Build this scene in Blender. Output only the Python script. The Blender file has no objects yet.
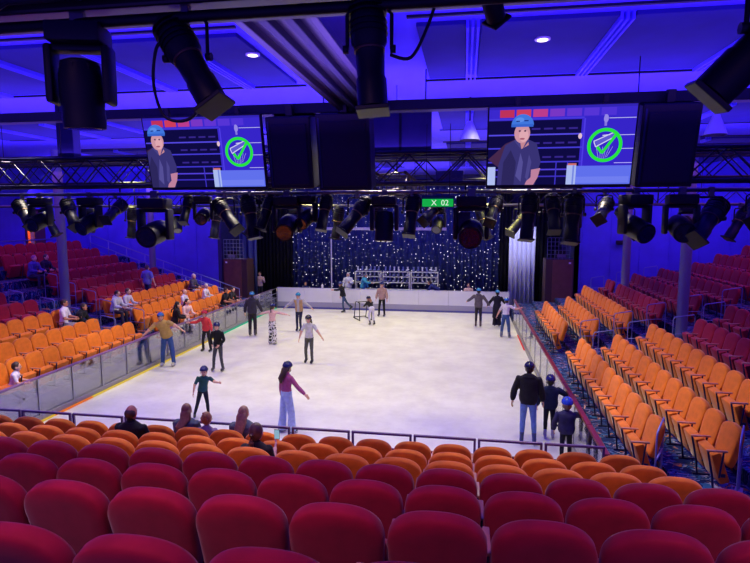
import bpy, bmesh, math, random
import numpy as np
from mathutils import Vector, Matrix, Euler
random.seed(7)
S = bpy.context.scene
COL = S.collection
PI = math.pi

# ------------------------------------------------------------------ helpers
def rgb(r, g, b):
    f = lambda c: (c/255/12.92) if c/255 <= .04045 else ((c/255+.055)/1.055)**2.4
    return (f(r), f(g), f(b), 1.0)

MATS = {}
def mat(name, col, rough=.6, metal=0., emit=None, es=1., noise=None, bump=None, sheen=0., spec=None, coat=0.):
    if name in MATS: return MATS[name]
    m = bpy.data.materials.new(name); m.use_nodes = True
    nt = m.node_tree; b = nt.nodes['Principled BSDF']
    b.inputs['Base Color'].default_value = col
    b.inputs['Roughness'].default_value = rough
    b.inputs['Metallic'].default_value = metal
    if spec is not None: b.inputs['Specular IOR Level'].default_value = spec
    if sheen:
        b.inputs['Sheen Weight'].default_value = sheen; b.inputs['Sheen Roughness'].default_value = .4
    if coat: b.inputs['Coat Weight'].default_value = coat
    if emit is not None:
        b.inputs['Emission Color'].default_value = emit; b.inputs['Emission Strength'].default_value = es
    if noise or bump:
        tc = nt.nodes.new('ShaderNodeTexCoord')
        n = nt.nodes.new('ShaderNodeTexNoise')
        n.inputs['Scale'].default_value = (noise or bump)[0]; n.inputs['Detail'].default_value = 4
        nt.links.new(tc.outputs['Object'], n.inputs['Vector'])
        if noise:
            r = nt.nodes.new('ShaderNodeValToRGB')
            k = noise[1]
            r.color_ramp.elements[0].position = .3; r.color_ramp.elements[1].position = .7
            r.color_ramp.elements[0].color = tuple(c*(1-k) for c in col[:3])+(1,)
            r.color_ramp.elements[1].color = tuple(min(1, c*(1+k)) for c in col[:3])+(1,)
            nt.links.new(n.outputs['Fac'], r.inputs['Fac']); nt.links.new(r.outputs['Color'], b.inputs['Base Color'])
        if bump:
            bp = nt.nodes.new('ShaderNodeBump'); bp.inputs['Strength'].default_value = bump[1]; bp.inputs['Distance'].default_value = .01
            nt.links.new(n.outputs['Fac'], bp.inputs['Height']); nt.links.new(bp.outputs['Normal'], b.inputs['Normal'])
    MATS[name] = m
    return m

def link(name, me, parent=None, loc=(0,0,0), rot=None):
    o = bpy.data.objects.new(name, me); COL.objects.link(o)
    o.location = loc
    if rot is not None: o.rotation_euler = rot
    if parent is not None: o.parent = parent
    return o

def mesh(name, bm, m, smooth=False):
    me = bpy.data.meshes.new(name)
    bmesh.ops.recalc_face_normals(bm, faces=bm.faces)
    bm.to_mesh(me); bm.free()
    for x in (m if isinstance(m, (list, tuple)) else [m]): me.materials.append(x)
    if smooth:
        me.polygons.foreach_set('use_smooth', [True]*len(me.polygons))
        try: me.set_sharp_from_angle(angle=math.radians(smooth if smooth is not True else 45))
        except Exception: pass
    return me

def obj(name, bm, m, parent=None, loc=(0,0,0), rot=None, smooth=False):
    return link(name, mesh(name, bm, m, smooth), parent, loc, rot)

def struct(name, bm, m, loc=(0,0,0), smooth=False):
    o = obj(name, bm, m, None, loc, None, smooth); o['kind'] = 'structure'; return o

def tag(o, label, cat, group=None):
    o['label'] = label; o['category'] = cat
    if group: o['group'] = group
    return o

def thing(name, label, cat, loc=(0,0,0), rotz=0, group=None):
    o = bpy.data.objects.new(name, None); COL.objects.link(o)
    o.empty_display_size = .1
    o.location = loc; o.rotation_euler = (0, 0, rotz)
    return tag(o, label, cat, group)

def dup(root, loc, rot, label, group=None):
    def cp(o, par):
        c = o.copy(); COL.objects.link(c)
        if par is not None: c.parent = par
        for ch in o.children: cp(ch, c)
        return c
    r = cp(root, None); r.location = loc; r.rotation_euler = rot if isinstance(rot, (tuple, Euler)) else (0, 0, rot)
    r['label'] = label
    if group: r['group'] = group
    return r

def box(bm, x0, x1, y0, y1, z0, z1, bev=0., M=None, mi=0):
    r = bmesh.ops.create_cube(bm, size=1)
    vs = r['verts']
    for v in vs:
        v.co = Vector(((x0+x1)/2+v.co.x*(x1-x0), (y0+y1)/2+v.co.y*(y1-y0), (z0+z1)/2+v.co.z*(z1-z0)))
    fs = set(f for v in vs for f in v.link_faces)
    if bev:
        e = list(set(e for v in vs for e in v.link_edges))
        rr = bmesh.ops.bevel(bm, geom=e, offset=bev, segments=2, profile=.5, affect='EDGES')
        fs = set(rr['faces']) | set(f for f in fs if f.is_valid)
        vs = list(set(v for f in fs for v in f.verts))
    for f in fs: f.material_index = mi
    if M is not None:
        for v in vs: v.co = M @ v.co
    return bm

def B(): return bmesh.new()
def bx(*a, **k): return box(bmesh.new(), *a, **k)

def frame_of(d, up=Vector((0,0,1))):
    d = Vector(d).normalized()
    x = up.cross(d)
    if x.length < 1e-3: x = Vector((1,0,0)).cross(d)
    if x.length < 1e-3: x = Vector((0,1,0)).cross(d)
    x.normalize(); y = d.cross(x)
    return x, y, d

def tube(bm, pts, r, n=8, up=Vector((0,0,1)), mi=0, cap=True, fixed=None):
    """loft of elliptical rings along pts; r: number, or list of numbers / (rx, ry)"""
    pts = [Vector(p) for p in pts]; N = len(pts)
    if not isinstance(r, (list, tuple)): r = [r]*N
    rings = []
    for i, p in enumerate(pts):
        d = pts[min(i+1, N-1)]-pts[max(i-1, 0)]
        if fixed: x, y = Vector(fixed[0]), Vector(fixed[1])
        else: x, y, _ = frame_of(d, up)
        rx, ry = r[i] if isinstance(r[i], (list, tuple)) else (r[i], r[i])
        rings.append([bm.verts.new(p+x*(rx*math.cos(2*PI*k/n))+y*(ry*math.sin(2*PI*k/n))) for k in range(n)])
    for a, b in zip(rings, rings[1:]):
        for k in range(n):
            f = bm.faces.new((a[k], a[(k+1) % n], b[(k+1) % n], b[k])); f.material_index = mi; f.smooth = True
    if cap:
        for R in (rings[0], rings[-1]):
            f = bm.faces.new(R); f.material_index = mi
    return rings

def capsule(bm, p0, p1, r0, r1, n=10, mi=0):
    """rounded-end tapered tube"""
    p0, p1 = Vector(p0), Vector(p1); d = (p1-p0)
    L = d.length or 1e-6; d = d/L
    pts, rs = [], []
    for a in (-80, -50, -20):
        a = math.radians(a); pts.append(p0+d*(r0*math.sin(a))); rs.append(r0*math.cos(a))
    pts.append(p0); rs.append(r0); pts.append(p1); rs.append(r1)
    for a in (20, 50, 80):
        a = math.radians(a); pts.append(p1+d*(r1*math.sin(a))); rs.append(r1*math.cos(a))
    tube(bm, pts, rs, n, mi=mi)

def ball(bm, c, r, M=None, u=12, v=8, mi=0):
    res = bmesh.ops.create_uvsphere(bm, u_segments=u, v_segments=v, radius=1)
    rx, ry, rz = r if isinstance(r, (list, tuple)) else (r, r, r)
    for w in res['verts']:
        p = Vector((w.co.x*rx, w.co.y*ry, w.co.z*rz))
        w.co = (M @ p if M is not None else p)+Vector(c)
    for f in set(f for w in res['verts'] for f in w.link_faces):
        f.material_index = mi; f.smooth = True
    return res['verts']

def lathe(bm, prof, n=20, M=None, mi=0):
    """prof: list of (r, z)"""
    rings = []
    for r, z in prof:
        ring = []
        for k in range(n):
            a = 2*PI*k/n; p = Vector((r*math.cos(a), r*math.sin(a), z))
            ring.append(bm.verts.new(M @ p if M is not None else p))
        rings.append(ring)
    for a, b in zip(rings, rings[1:]):
        for k in range(n):
            f = bm.faces.new((a[k], a[(k+1) % n], b[(k+1) % n], b[k])); f.material_index = mi; f.smooth = True
    for R in (rings[0], rings[-1]):
        f = bm.faces.new(R); f.material_index = mi

ORD = ['zeroth','first','second','third','fourth','fifth','sixth','seventh','eighth','ninth','tenth','eleventh','twelfth','thirteenth','fourteenth',
       'fifteenth','sixteenth','seventeenth','eighteenth','nineteenth','twentieth','twenty-first','twenty-second','twenty-third','twenty-fourth','twenty-fifth',
       'twenty-sixth','twenty-seventh','twenty-eighth','twenty-ninth','thirtieth']

# ------------------------------------------------------------------ camera
EYE = Vector((0, 0, 4.9)); FPX = 550.0
PITCH, YAW = math.radians(6.689), math.radians(9.231)
cam = bpy.data.cameras.new('camera'); cam.sensor_width = 36; cam.lens = 36*FPX/750
cam.clip_start = .05; cam.clip_end = 200
co = bpy.data.objects.new('camera', cam); COL.objects.link(co)
co.location = EYE; co.rotation_euler = (PI/2-PITCH, 0, YAW)
S.camera = co
def project(p):
    """where a point of the hall lands in the 750x563 frame (used to count which seats the view takes in)"""
    q = Vector(p)-EYE
    f = Vector((-math.sin(YAW)*math.cos(PITCH), math.cos(YAW)*math.cos(PITCH), -math.sin(PITCH)))
    r = Vector((math.cos(YAW), math.sin(YAW), 0)); u = r.cross(f)
    d = q.dot(f)
    if d < .05: return None
    return 375+FPX*q.dot(r)/d, 281.5-FPX*q.dot(u)/d, d

# ------------------------------------------------------------------ materials
M_orange = mat('orange_velvet', rgb(212, 112, 30), .8, noise=(9, .12), bump=(60, .15), sheen=.25, spec=.2)
M_red = mat('red_velvet', rgb(146, 16, 46), .8, noise=(9, .12), bump=(60, .15), sheen=.25, spec=.2)
M_frame = mat('seat_metal', rgb(52, 52, 92), .4, .6)
M_arm = mat('armrest_wood', rgb(176, 118, 98), .45)
M_black = mat('black_metal', rgb(12, 12, 20), .5, .2, noise=(6, .25))
M_blackp = mat('black_plastic', rgb(11, 11, 19), .5, noise=(8, .2))
M_steel = mat('steel', rgb(160, 160, 172), .3, .9)
M_alu = mat('truss_metal', rgb(52, 52, 70), .55, .6, noise=(3, .3))
M_bluemetal = mat('rail_paint', rgb(122, 124, 184), .4, .4)
M_maroon = mat('maroon_rail', rgb(112, 28, 44), .35)
M_wall = mat('wall_paint', rgb(88, 76, 205), .75, noise=(1.5, .1))
M_ceil = mat('ceiling_blue_lit', rgb(96, 80, 240), .8, noise=(.7, .04))  # blue light on the white ceiling is put into this base colour
M_panel = mat('ceiling_panel_fabric', rgb(30, 26, 120), .9, noise=(2, .1))
M_navy = mat('navy_paint', rgb(44, 42, 92), .6, noise=(2, .2))
M_duct = mat('duct_metal', rgb(64, 56, 54), .35, .5, noise=(2, .2))
M_dark = mat('dark_steel_beam', rgb(20, 20, 34), .5, .2)
M_brown = mat('brown_veneer', rgb(104, 60, 56), .5, noise=(4, .15))
M_board = mat('board_plastic', rgb(214, 212, 232), .35, noise=(2, .03))
M_kick = mat('kick_plate', rgb(150, 146, 178), .4)
M_white = mat('white_plastic', rgb(225, 225, 235), .4)
M_sheer = mat('sheer_cloth', rgb(226, 228, 250), .8)
M_black_cloth = mat('black_drape', rgb(16, 16, 28), .95)
M_lens = mat('lens_glass', rgb(30, 32, 48), .08, spec=.8, coat=.5)
M_clamp = mat('clamp_metal', rgb(120, 116, 120), .35, .8)
M_cable = mat('cable_rubber', rgb(22, 22, 30), .5)
M_side = mat('platform_carpet_side', rgb(104, 106, 132), .9, noise=(12, .2))

def carpet():
    m = bpy.data.materials.new('patterned_carpet'); m.use_nodes = True; nt = m.node_tree; b = nt.nodes['Principled BSDF']
    N, L = nt.nodes.new, nt.links.new
    tc = N('ShaderNodeTexCoord')
    base = N('ShaderNodeTexNoise'); base.inputs['Scale'].default_value = 5; L(tc.outputs['Object'], base.inputs['Vector'])
    dist = N('ShaderNodeVectorMath'); dist.operation = 'MULTIPLY_ADD'
    dist.inputs[1].default_value = (.35, .35, .35)
    L(base.outputs['Color'], dist.inputs[0]); L(tc.outputs['Object'], dist.inputs[2])
    cur = tc.outputs['Object']
    col = None
    prev = rgb(30, 42, 92)
    node = N('ShaderNodeRGB'); node.outputs[0].default_value = prev; out = node.outputs[0]
    for c, rz, sc, th in ((rgb(74, 92, 150), .5, (5, 14, 1), .73), (rgb(170, 100, 64), -.7, (5, 15, 1), .775), (rgb(52, 100, 150), 1.6, (5, 14, 1), .74), (rgb(150, 145, 176), 2.5, (6, 18, 1), .775)):
        mp = N('ShaderNodeMapping'); mp.inputs['Rotation'].default_value = (0, 0, rz); mp.inputs['Scale'].default_value = sc
        mp.inputs['Location'].default_value = (rz*3, rz*7, 0)
        L(dist.outputs[0], mp.inputs['Vector'])
        nz = N('ShaderNodeTexNoise'); nz.inputs['Scale'].default_value = 1.3; nz.inputs['Detail'].default_value = 1
        L(mp.outputs[0], nz.inputs['Vector'])
        g = N('ShaderNodeMath'); g.operation = 'GREATER_THAN'; g.inputs[1].default_value = th-.12; L(nz.outputs['Fac'], g.inputs[0])
        mx = N('ShaderNodeMix'); mx.data_type = 'RGBA'
        L(g.outputs[0], mx.inputs[0]); L(out, mx.inputs[6]); mx.inputs[7].default_value = c
        out = mx.outputs[2]
    L(out, b.inputs['Base Color']); b.inputs['Roughness'].default_value = .95; b.inputs['Specular IOR Level'].default_value = .1
    return m
M_carpet = carpet()

def ice_mat():
    m = bpy.data.materials.new('ice'); m.use_nodes = True; nt = m.node_tree; b = nt.nodes['Principled BSDF']
    N, L = nt.nodes.new, nt.links.new
    tc = N('ShaderNodeTexCoord')
    n = N('ShaderNodeTexNoise'); n.inputs['Scale'].default_value = 1.1; n.inputs['Detail'].default_value = 9; n.inputs['Roughness'].default_value = .7
    L(tc.outputs['Object'], n.inputs['Vector'])
    r = N('ShaderNodeValToRGB'); r.color_ramp.elements[0].position = .35; r.color_ramp.elements[1].position = .62
    r.color_ramp.elements[0].color = rgb(222, 216, 216); r.color_ramp.elements[1].color = rgb(240, 236, 234)
    L(n.outputs['Fac'], r.inputs[0]); L(r.outputs[0], b.inputs['Base Color'])
    # scratches left by blades
    mp = N('ShaderNodeMapping'); mp.inputs['Scale'].default_value = (3, 3, 1)
    L(tc.outputs['Object'], mp.inputs[0])
    w = N('ShaderNodeTexNoise'); w.inputs['Scale'].default_value = 6; w.inputs['Detail'].default_value = 8; L(mp.outputs[0], w.inputs['Vector'])
    rr = N('ShaderNodeMapRange'); rr.inputs[3].default_value = .22; rr.inputs[4].default_value = .5; L(w.outputs['Fac'], rr.inputs[0])
    L(rr.outputs[0], b.inputs['Roughness'])
    b.inputs['IOR'].default_value = 1.31
    bp = N('ShaderNodeBump'); bp.inputs['Strength'].default_value = .08; bp.inputs['Distance'].default_value = .01
    L(w.outputs['Fac'], bp.inputs['Height']); L(bp.outputs[0], b.inputs['Normal'])
    return m
M_ice = ice_mat()

def glass_mat(name, tint=(.94, .95, .97, 1), refl=1.0):
    m = bpy.data.materials.new(name); m.use_nodes = True; nt = m.node_tree; nt.nodes.remove(nt.nodes['Principled BSDF'])
    N, L = nt.nodes.new, nt.links.new
    t = N('ShaderNodeBsdfTransparent'); t.inputs[0].default_value = tint
    g = N('ShaderNodeBsdfGlossy'); g.inputs['Roughness'].default_value = .04; g.inputs[0].default_value = (refl, refl, refl, 1)
    f = N('ShaderNodeFresnel'); f.inputs[0].default_value = 1.5
    mr = N('ShaderNodeMapRange'); mr.inputs[1].default_value = 0; mr.inputs[2].default_value = .5; mr.inputs[3].default_value = .04; mr.inputs[4].default_value = .7
    L(f.outputs[0], mr.inputs[0])
    mx = N('ShaderNodeMixShader'); L(mr.outputs[0], mx.inputs[0]); L(t.outputs[0], mx.inputs[1]); L(g.outputs[0], mx.inputs[2])
    L(mx.outputs[0], nt.nodes['Material Output'].inputs[0])
    return m
M_glass = glass_mat('barrier_glass')

def star_mat():
    m = bpy.data.materials.new('starlight_drape'); m.use_nodes = True; nt = m.node_tree; b = nt.nodes['Principled BSDF']
    N, L = nt.nodes.new, nt.links.new
    b.inputs['Base Color'].default_value = rgb(44, 58, 120); b.inputs['Roughness'].default_value = .9  # blue light on the black velvet is put into the base colour
    tc = N('ShaderNodeTexCoord')
    mp = N('ShaderNodeMapping'); mp.inputs['Scale'].default_value = (5.0, 5.0, 5.0); mp.inputs['Rotation'].default_value = (-PI/2, 0, 0); L(tc.outputs['Object'], mp.inputs[0])
    v = N('ShaderNodeTexVoronoi'); v.voronoi_dimensions = '2D'; v.inputs['Scale'].default_value = 1; L(mp.outputs[0], v.inputs['Vector'])
    lt = N('ShaderNodeMath'); lt.operation = 'LESS_THAN'; lt.inputs[1].default_value = .105; L(v.outputs['Distance'], lt.inputs[0])
    sep = N('ShaderNodeSeparateColor'); L(v.outputs['Color'], sep.inputs[0])
    pw = N('ShaderNodeMath'); pw.operation = 'POWER'; pw.inputs[1].default_value = 4.0; L(sep.outputs[0], pw.inputs[0])
    mu = N('ShaderNodeMath'); mu.operation = 'MULTIPLY'; L(lt.outputs[0], mu.inputs[0]); L(pw.outputs[0], mu.inputs[1])
    m2 = N('ShaderNodeMath'); m2.operation = 'MULTIPLY'; m2.inputs[1].default_value = 2.6; L(mu.outputs[0], m2.inputs[0])
    b.inputs['Emission Color'].default_value = rgb(235, 230, 240)
    L(m2.outputs[0], b.inputs['Emission Strength'])
    return m
M_star = star_mat()

def emis(name, col, s=1.):
    if name in MATS: return MATS[name]
    m = bpy.data.materials.new(name); m.use_nodes = True; nt = m.node_tree; nt.nodes.remove(nt.nodes['Principled BSDF'])
    e = nt.nodes.new('ShaderNodeEmission'); e.inputs[0].default_value = col; e.inputs[1].default_value = s
    nt.links.new(e.outputs[0], nt.nodes['Material Output'].inputs[0]); MATS[name] = m
    return m
# ------------------------------------------------------------------ people
SKIN = {'fair': rgb(222, 170, 148), 'tan': rgb(186, 126, 98), 'brown': rgb(120, 78, 60)}
def cloth(c):
    k = 'cloth_%d_%d_%d' % c
    return mat(k, rgb(*c), .85, noise=(14, .14), sheen=.1, spec=.2)

def hand_bm(bm, wrist, d, palm_n, thumb_side, mi, s=1., curl=.5):
    """palm and five fingers: d along the hand, palm_n out of the palm, thumb on thumb_side"""
    d = Vector(d).normalized(); n = Vector(palm_n); n = (n-d*n.dot(d))
    if n.length < 1e-3: n = Vector((1,0,0))-d*d.x
    n.normalize(); sd = d.cross(n).normalized()
    if sd.dot(Vector(thumb_side)) < 0: sd = -sd
    w = Vector(wrist)
    tube(bm, [w-d*.03*s, w+d*.01*s, w+d*.05*s, w+d*.09*s], [(.024*s, .018*s), (.03*s, .017*s), (.04*s, .016*s), (.038*s, .012*s)], 8, mi=mi, fixed=(sd, n))
    for k, (off, ln) in enumerate(((.029, .072), (.010, .08), (-.009, .075), (-.027, .058))):
        p = w+d*.085*s+sd*off*s; pts = [p-d*.01*s]; a = 0; q = p
        for seg, cu in ((.45, .35), (.32, .8), (.23, .7)):
            a += cu*curl
            q = q+(d*math.cos(a)+n*math.sin(a))*(ln*seg*s); pts.append(q)
        tube(bm, pts, [.0085*s, .0085*s, .0075*s, .006*s], 6, mi=mi)
    p = w+d*.025*s+sd*.026*s
    t1 = p+(d*.6+sd*.75+n*.2).normalized()*.035*s; t2 = t1+(d*.85+sd*.3+n*.4).normalized()*.03*s
    tube(bm, [p-sd*.012*s, t1, t2], [.0115*s, .0105*s, .008*s], 6, mi=mi)

def seg_dist(P, a, b):
    a = np.array(a); b = np.array(b); d = b-a; L = d.dot(d) or 1e-9
    t = np.clip((P-a) @ d/L, 0, 1)
    return np.linalg.norm(P-(a+t[:, None]*d), axis=1), t

BOOTS = {}
def boot_mesh(col):
    if col in BOOTS: return BOOTS[col]
    bm = B()
    tube(bm, [(0, -.05, -.035), (0, -.055, .0), (0, -.035, .06), (0, -.03, .16)], [(.038, .045), (.042, .05), (.04, .048), (.05, .058)], 10, fixed=((1,0,0), (0,1,0)))
    tube(bm, [(0, -.09, -.01), (0, -.02, 0), (0, .06, -.005), (0, .13, -.015), (0, .165, -.025)], [(.03, .03), (.045, .045), (.045, .038), (.043, .03), (.02, .016)], 10, up=Vector((0,0,1)))
    box(bm, -.035, .035, -.09, .15, -.055, -.035, .006)
    me = mesh('boot', bm, mat('boot_%d_%d_%d' % col, rgb(*col), .45), smooth=50)
    bm = B(); box(bm, -.004, .004, -.1, .17, -.105, -.08)
    for y in (-.06, .1): box(bm, -.006, .006, y-.015, y+.015, -.082, -.05)
    bl = mesh('blade', bm, M_steel)
    BOOTS[col] = (me, bl); return BOOTS[col]

def person(label, loc, face, h=1.7, top=(60,60,70), sleeve='long', bottom=(50,55,80), legw='slim', skin='fair', lean=0, side=0,
           armL=((-.35,.05,-1),(-.15,.3,-1)), armR=((.35,.05,-1),(.15,.3,-1)), legL=((-.04,.05,-1),(-.01,-.08,-1)), legR=((.05,.05,-1),(.02,-.08,-1)),
           head=(0,0,0), hair='short', hairc=(50,36,30), helmet=None, skates=(30,30,34), bulk=0., seated=None, vest=None, female=False, pattern=None, hem=None,
           coat=None, voxel=.0125, headk=1., cat='person', shoe=(40,40,46), hood=None, build=1.):
    """face: heading in degrees, 0 looks along +Y (away from the camera), 180 towards it; x right, y forward, z up in the body's own frame"""
    s = h/1.75
    V = Vector
    R = Matrix.Rotation(-math.radians(lean), 3, 'X') @ Matrix.Rotation(math.radians(side), 3, 'Y')
    P = V((0, 0, 0))
    at = lambda x, y, z: P+R @ V((x, y, z))
    sw = (.165 if female else .182)*build
    neck = at(0, .005, .50)
    HR = Matrix.Rotation(math.radians(head[1]), 3, 'Z') @ Matrix.Rotation(-math.radians(head[0]), 3, 'X') @ Matrix.Rotation(math.radians(head[2]), 3, 'Y')
    nd = (R @ V((0, 0, 1))+V((0, 0, 1))).normalized()
    hs = min(1.35, (1.72/h)**.75)*headk
    hc = neck+nd*.045+HR @ V((0, .022, .100*hs))
    caps = []   # (p0, p1, r, tag)
    bm = B()
    sl = .012 if sleeve != 'none' else 0
    tb = bulk+.006
    secs = [(-.10, .13, .105), (-.03, .165, .125), (.06, .158, .115), (.17, (.128 if female else .142), .10), (.28, .15, .112), (.38, .168, .118), (.45, .17, .1), (.495, .10, .075), (.52, .06, .058)]
    f1, f2 = R @ V((1, 0, 0)), R @ V((0, 1, 0))
    tube(bm, [at(0, 0, z) for z, _, _ in secs], [(rx*build+(tb if z > 0 else tb*.6), ry*build+(tb if z > 0 else tb*.6)) for z, rx, ry in secs], 18, fixed=(f1, f2))
    hemz = (hem if hem is not None else -.02)
    caps += [(at(0,0,hemz), at(0,0,.44), .14+bulk, 'top'), (at(-.12,0,.40), at(.12,0,.40), .10+bulk, 'top'), (at(0,0,-.12), at(0,0,hemz-.06), .15, 'bottom')]
    tube(bm, [neck-nd*.03, neck+nd*.04, neck+nd*.08], [.06, .052, .052], 10)
    caps.append((neck+nd*.02, neck+nd*.08, .052, 'skin'))
    HR = HR @ Matrix.Diagonal((hs, hs, hs))
    ball(bm, hc, (.075, .096, .112), HR, 16, 12)
    ball(bm, hc+HR @ V((0, .022, -.06)), (.055, .066, .062), HR)
    ball(bm, hc+HR @ V((0, .098, -.018)), (.014, .022, .026), HR, 8, 6)
    for x in (-1, 1): ball(bm, hc+HR @ V((x*.078, -.002, -.012)), (.012, .024, .032), HR, 8, 6)
    caps.append((hc+HR @ V((0,0,.03)), hc+HR @ V((0,.02,-.05)), .09, 'skin'))
    if hood is not None:
        tube(bm, [at(0, -.05, .44), at(0, -.09, .49), at(0, -.075, .56)], [(.12, .04), (.14, .07), (.09, .045)], 12, fixed=(f1, f2))
        caps.append((at(-.06,-.1,.49), at(.06,-.1,.49), .08, 'top'))
    hands = []
    for sx, A in ((-1, armL), (1, armR)):
        sh = at(sx*sw, 0, .435)
        u, f = V(A[0]).normalized(), V(A[1]).normalized()
        el = sh+u*.285*(s**0); wr = el+f*.245
        k = sl+bulk*.5
        tube(bm, [sh-u*.03, sh+u*.0, sh+u*.10, sh+u*.2, el], [.04+k, .056+k, .05+k, .044+k, .04+k], 10)
        tube(bm, [el-f*.02, el+f*.02, el+f*.09, el+f*.18, wr], [.034+k, .041+(k if sleeve == 'long' else 0), .042+(k if sleeve == 'long' else 0), .033+(k if sleeve == 'long' else 0), .028+(.01 if sleeve == 'long' else 0)], 10)
        if sleeve == 'long':
            caps += [(sh, el, .055+k, 'top'), (el, wr-f*.01, .045+k, 'top')]
        elif sleeve == 'short':
            caps += [(sh, sh+u*.17, .055+k, 'top'), (sh+u*.2, el, .045, 'skin'), (el, wr, .04, 'skin')]
        else:
            caps += [(sh+u*.03, el, .05, 'skin'), (el, wr, .04, 'skin')]
        caps.append((wr, wr+f*.03, .025, 'skin'))
        hands.append((wr, f, sx))
    feet = []
    for sx, A in ((-1, legL), (1, legR)):
        hp = P+V((sx*.08, 0, -.06))
        t, c = V(A[0]).normalized(), V(A[1]).normalized()
        kn = hp+t*.42; an = kn+c*.41
        if legw == 'wide': tr, cr = [.09, .098, .096, .09], [.088, .09, .1, .112]
        elif legw == 'loose': tr, cr = [.085, .09, .084, .072], [.07, .07, .064, .06]
        else: tr, cr = [.08, .086, .074, .06], [.056, .06, .05, .042]
        tube(bm, [hp-t*.03, hp+t*.04, hp+t*.22, kn], tr, 12)
        tube(bm, [kn-c*.03, kn+c*.10, kn+c*.26, an+c*.02], cr, 12)
        caps += [(hp, kn, tr[1], 'bottom'), (kn, an, cr[2], 'bottom')]
        rt = V((1, 0, 0)) if abs(c.x) < .5 else V((1, 0, 0))
        fw = rt.cross(c).normalized(); rt = c.cross(fw).normalized()*-1
        rt = fw.cross(-c).normalized()
        feet.append((an, fw, rt, c))
    if coat:   # skirt of a long coat
        tube(bm, [at(0, 0, .05), at(0, 0, -.12), at(0, 0, -coat)], [(.17+bulk, .13+bulk), (.185+bulk, .15+bulk), (.2+bulk, .17+bulk)], 16, fixed=(f1, f2))
        caps.append((at(0, 0, 0), at(0, 0, -coat+.04), .2, 'top'))
    bm.to_mesh(me := bpy.data.meshes.new('tmp')); bm.free()
    to = bpy.data.objects.new('tmp', me); COL.objects.link(to)
    rm = to.modifiers.new('r', 'REMESH'); rm.mode = 'VOXEL'; rm.voxel_size = voxel
    sm = to.modifiers.new('s', 'SMOOTH'); sm.factor = .5; sm.iterations = 3
    dg = bpy.context.evaluated_depsgraph_get()
    me2 = bpy.data.meshes.new_from_object(to.evaluated_get(dg))
    bpy.data.objects.remove(to); bpy.data.meshes.remove(me)
    n = len(me2.polygons); C = np.empty(n*3); me2.polygons.foreach_get('center', C); C = C.reshape(-1, 3)
    best = np.full(n, 1e9); idx = np.zeros(n, int); TAGS = ['skin', 'top', 'bottom', 'eye', 'lip', 'vest']
    for a, b, r, tg in caps:
        d, _ = seg_dist(C, a, b); d = d/r
        k = d < best; best[k] = d[k]; idx[k] = TAGS.index(tg)
    if vest:   # open waistcoat: the sides and back of the trunk
        L = np.array([(R.transposed() @ (Vector(c)-P))[:] for c in C])
        k = (idx == 1) & (L[:, 2] > -.06) & (L[:, 2] < .47) & (np.abs(L[:, 0]) < .2) & ((np.abs(L[:, 0]) > .055) | (L[:, 1] < 0))
        idx[k] = 5
    me2.polygons.foreach_set('material_index', idx); me2.polygons.foreach_set('use_smooth', [True]*n)
    bm = B(); bm.from_mesh(me2); bpy.data.meshes.remove(me2)
    fz = HR @ V((0, 1, 0))
    for x in (-1, 1): ball(bm, hc+HR @ V((x*.03, .084, .008)), (.014, .01, .008), HR, 8, 6, mi=3)
    ball(bm, hc+HR @ V((0, .083, -.064)), (.024, .009, .007), HR, 8, 6, mi=4)
    for x in (-1, 1): ball(bm, hc+HR @ V((x*.03, .088, .03)), (.018, .007, .004), HR, 8, 5, mi=3)
    for wr, f, sx in hands:
        hand_bm(bm, wr, f, V((-sx, 0, 0))+V((0, -.2, 0)), (0, 1, .3), 0, 1.0)
    sc = Matrix.Diagonal((s, s, s, 1))
    # height of the hips: feet on the ground, or on the seat
    low = min((an+c*(.105 if skates else .05)+fw*0).z for an, fw, rt, c in feet)
    zoff = -low*s if seated is None else seated
    for v in bm.verts: v.co = (v.co*s)+V((0, 0, zoff))
    mp = cloth(bottom)
    if pattern:
        mp = bpy.data.materials.new('patterned_cloth'); mp.use_nodes = True
        vv = mp.node_tree.nodes.new('ShaderNodeTexVoronoi'); vv.inputs['Scale'].default_value = 9; vv.feature = 'DISTANCE_TO_EDGE'
        rr = mp.node_tree.nodes.new('ShaderNodeValToRGB'); rr.color_ramp.elements[0].position = .12; rr.color_ramp.elements[1].position = .16
        rr.color_ramp.elements[0].color = rgb(*bottom); rr.color_ramp.elements[1].color = rgb(*pattern)
        tcn = mp.node_tree.nodes.new('ShaderNodeTexCoord')
        mp.node_tree.links.new(tcn.outputs['Object'], vv.inputs['Vector'])
        mp.node_tree.links.new(vv.outputs['Distance'], rr.inputs[0]); mp.node_tree.links.new(rr.outputs[0], mp.node_tree.nodes['Principled BSDF'].inputs['Base Color'])
    ms = mat('skin_'+skin, SKIN[skin], .55)
    o = thing('person', label, cat, loc, math.radians(-face))
    mats = [ms, cloth(top), mp, mat('eye_dark', rgb(40, 30, 28), .3), mat('lips', rgb(150, 82, 78), .5), cloth(vest or top)]
    body = obj('body', bm, mats, o)
    body.data.polygons.foreach_set('use_smooth', [True]*len(body.data.polygons))
    T = lambda p: (Vector(p)*s)+V((0, 0, zoff))
    H = lambda x, y, z: T(hc+HR @ V((x, y, z)))
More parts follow.
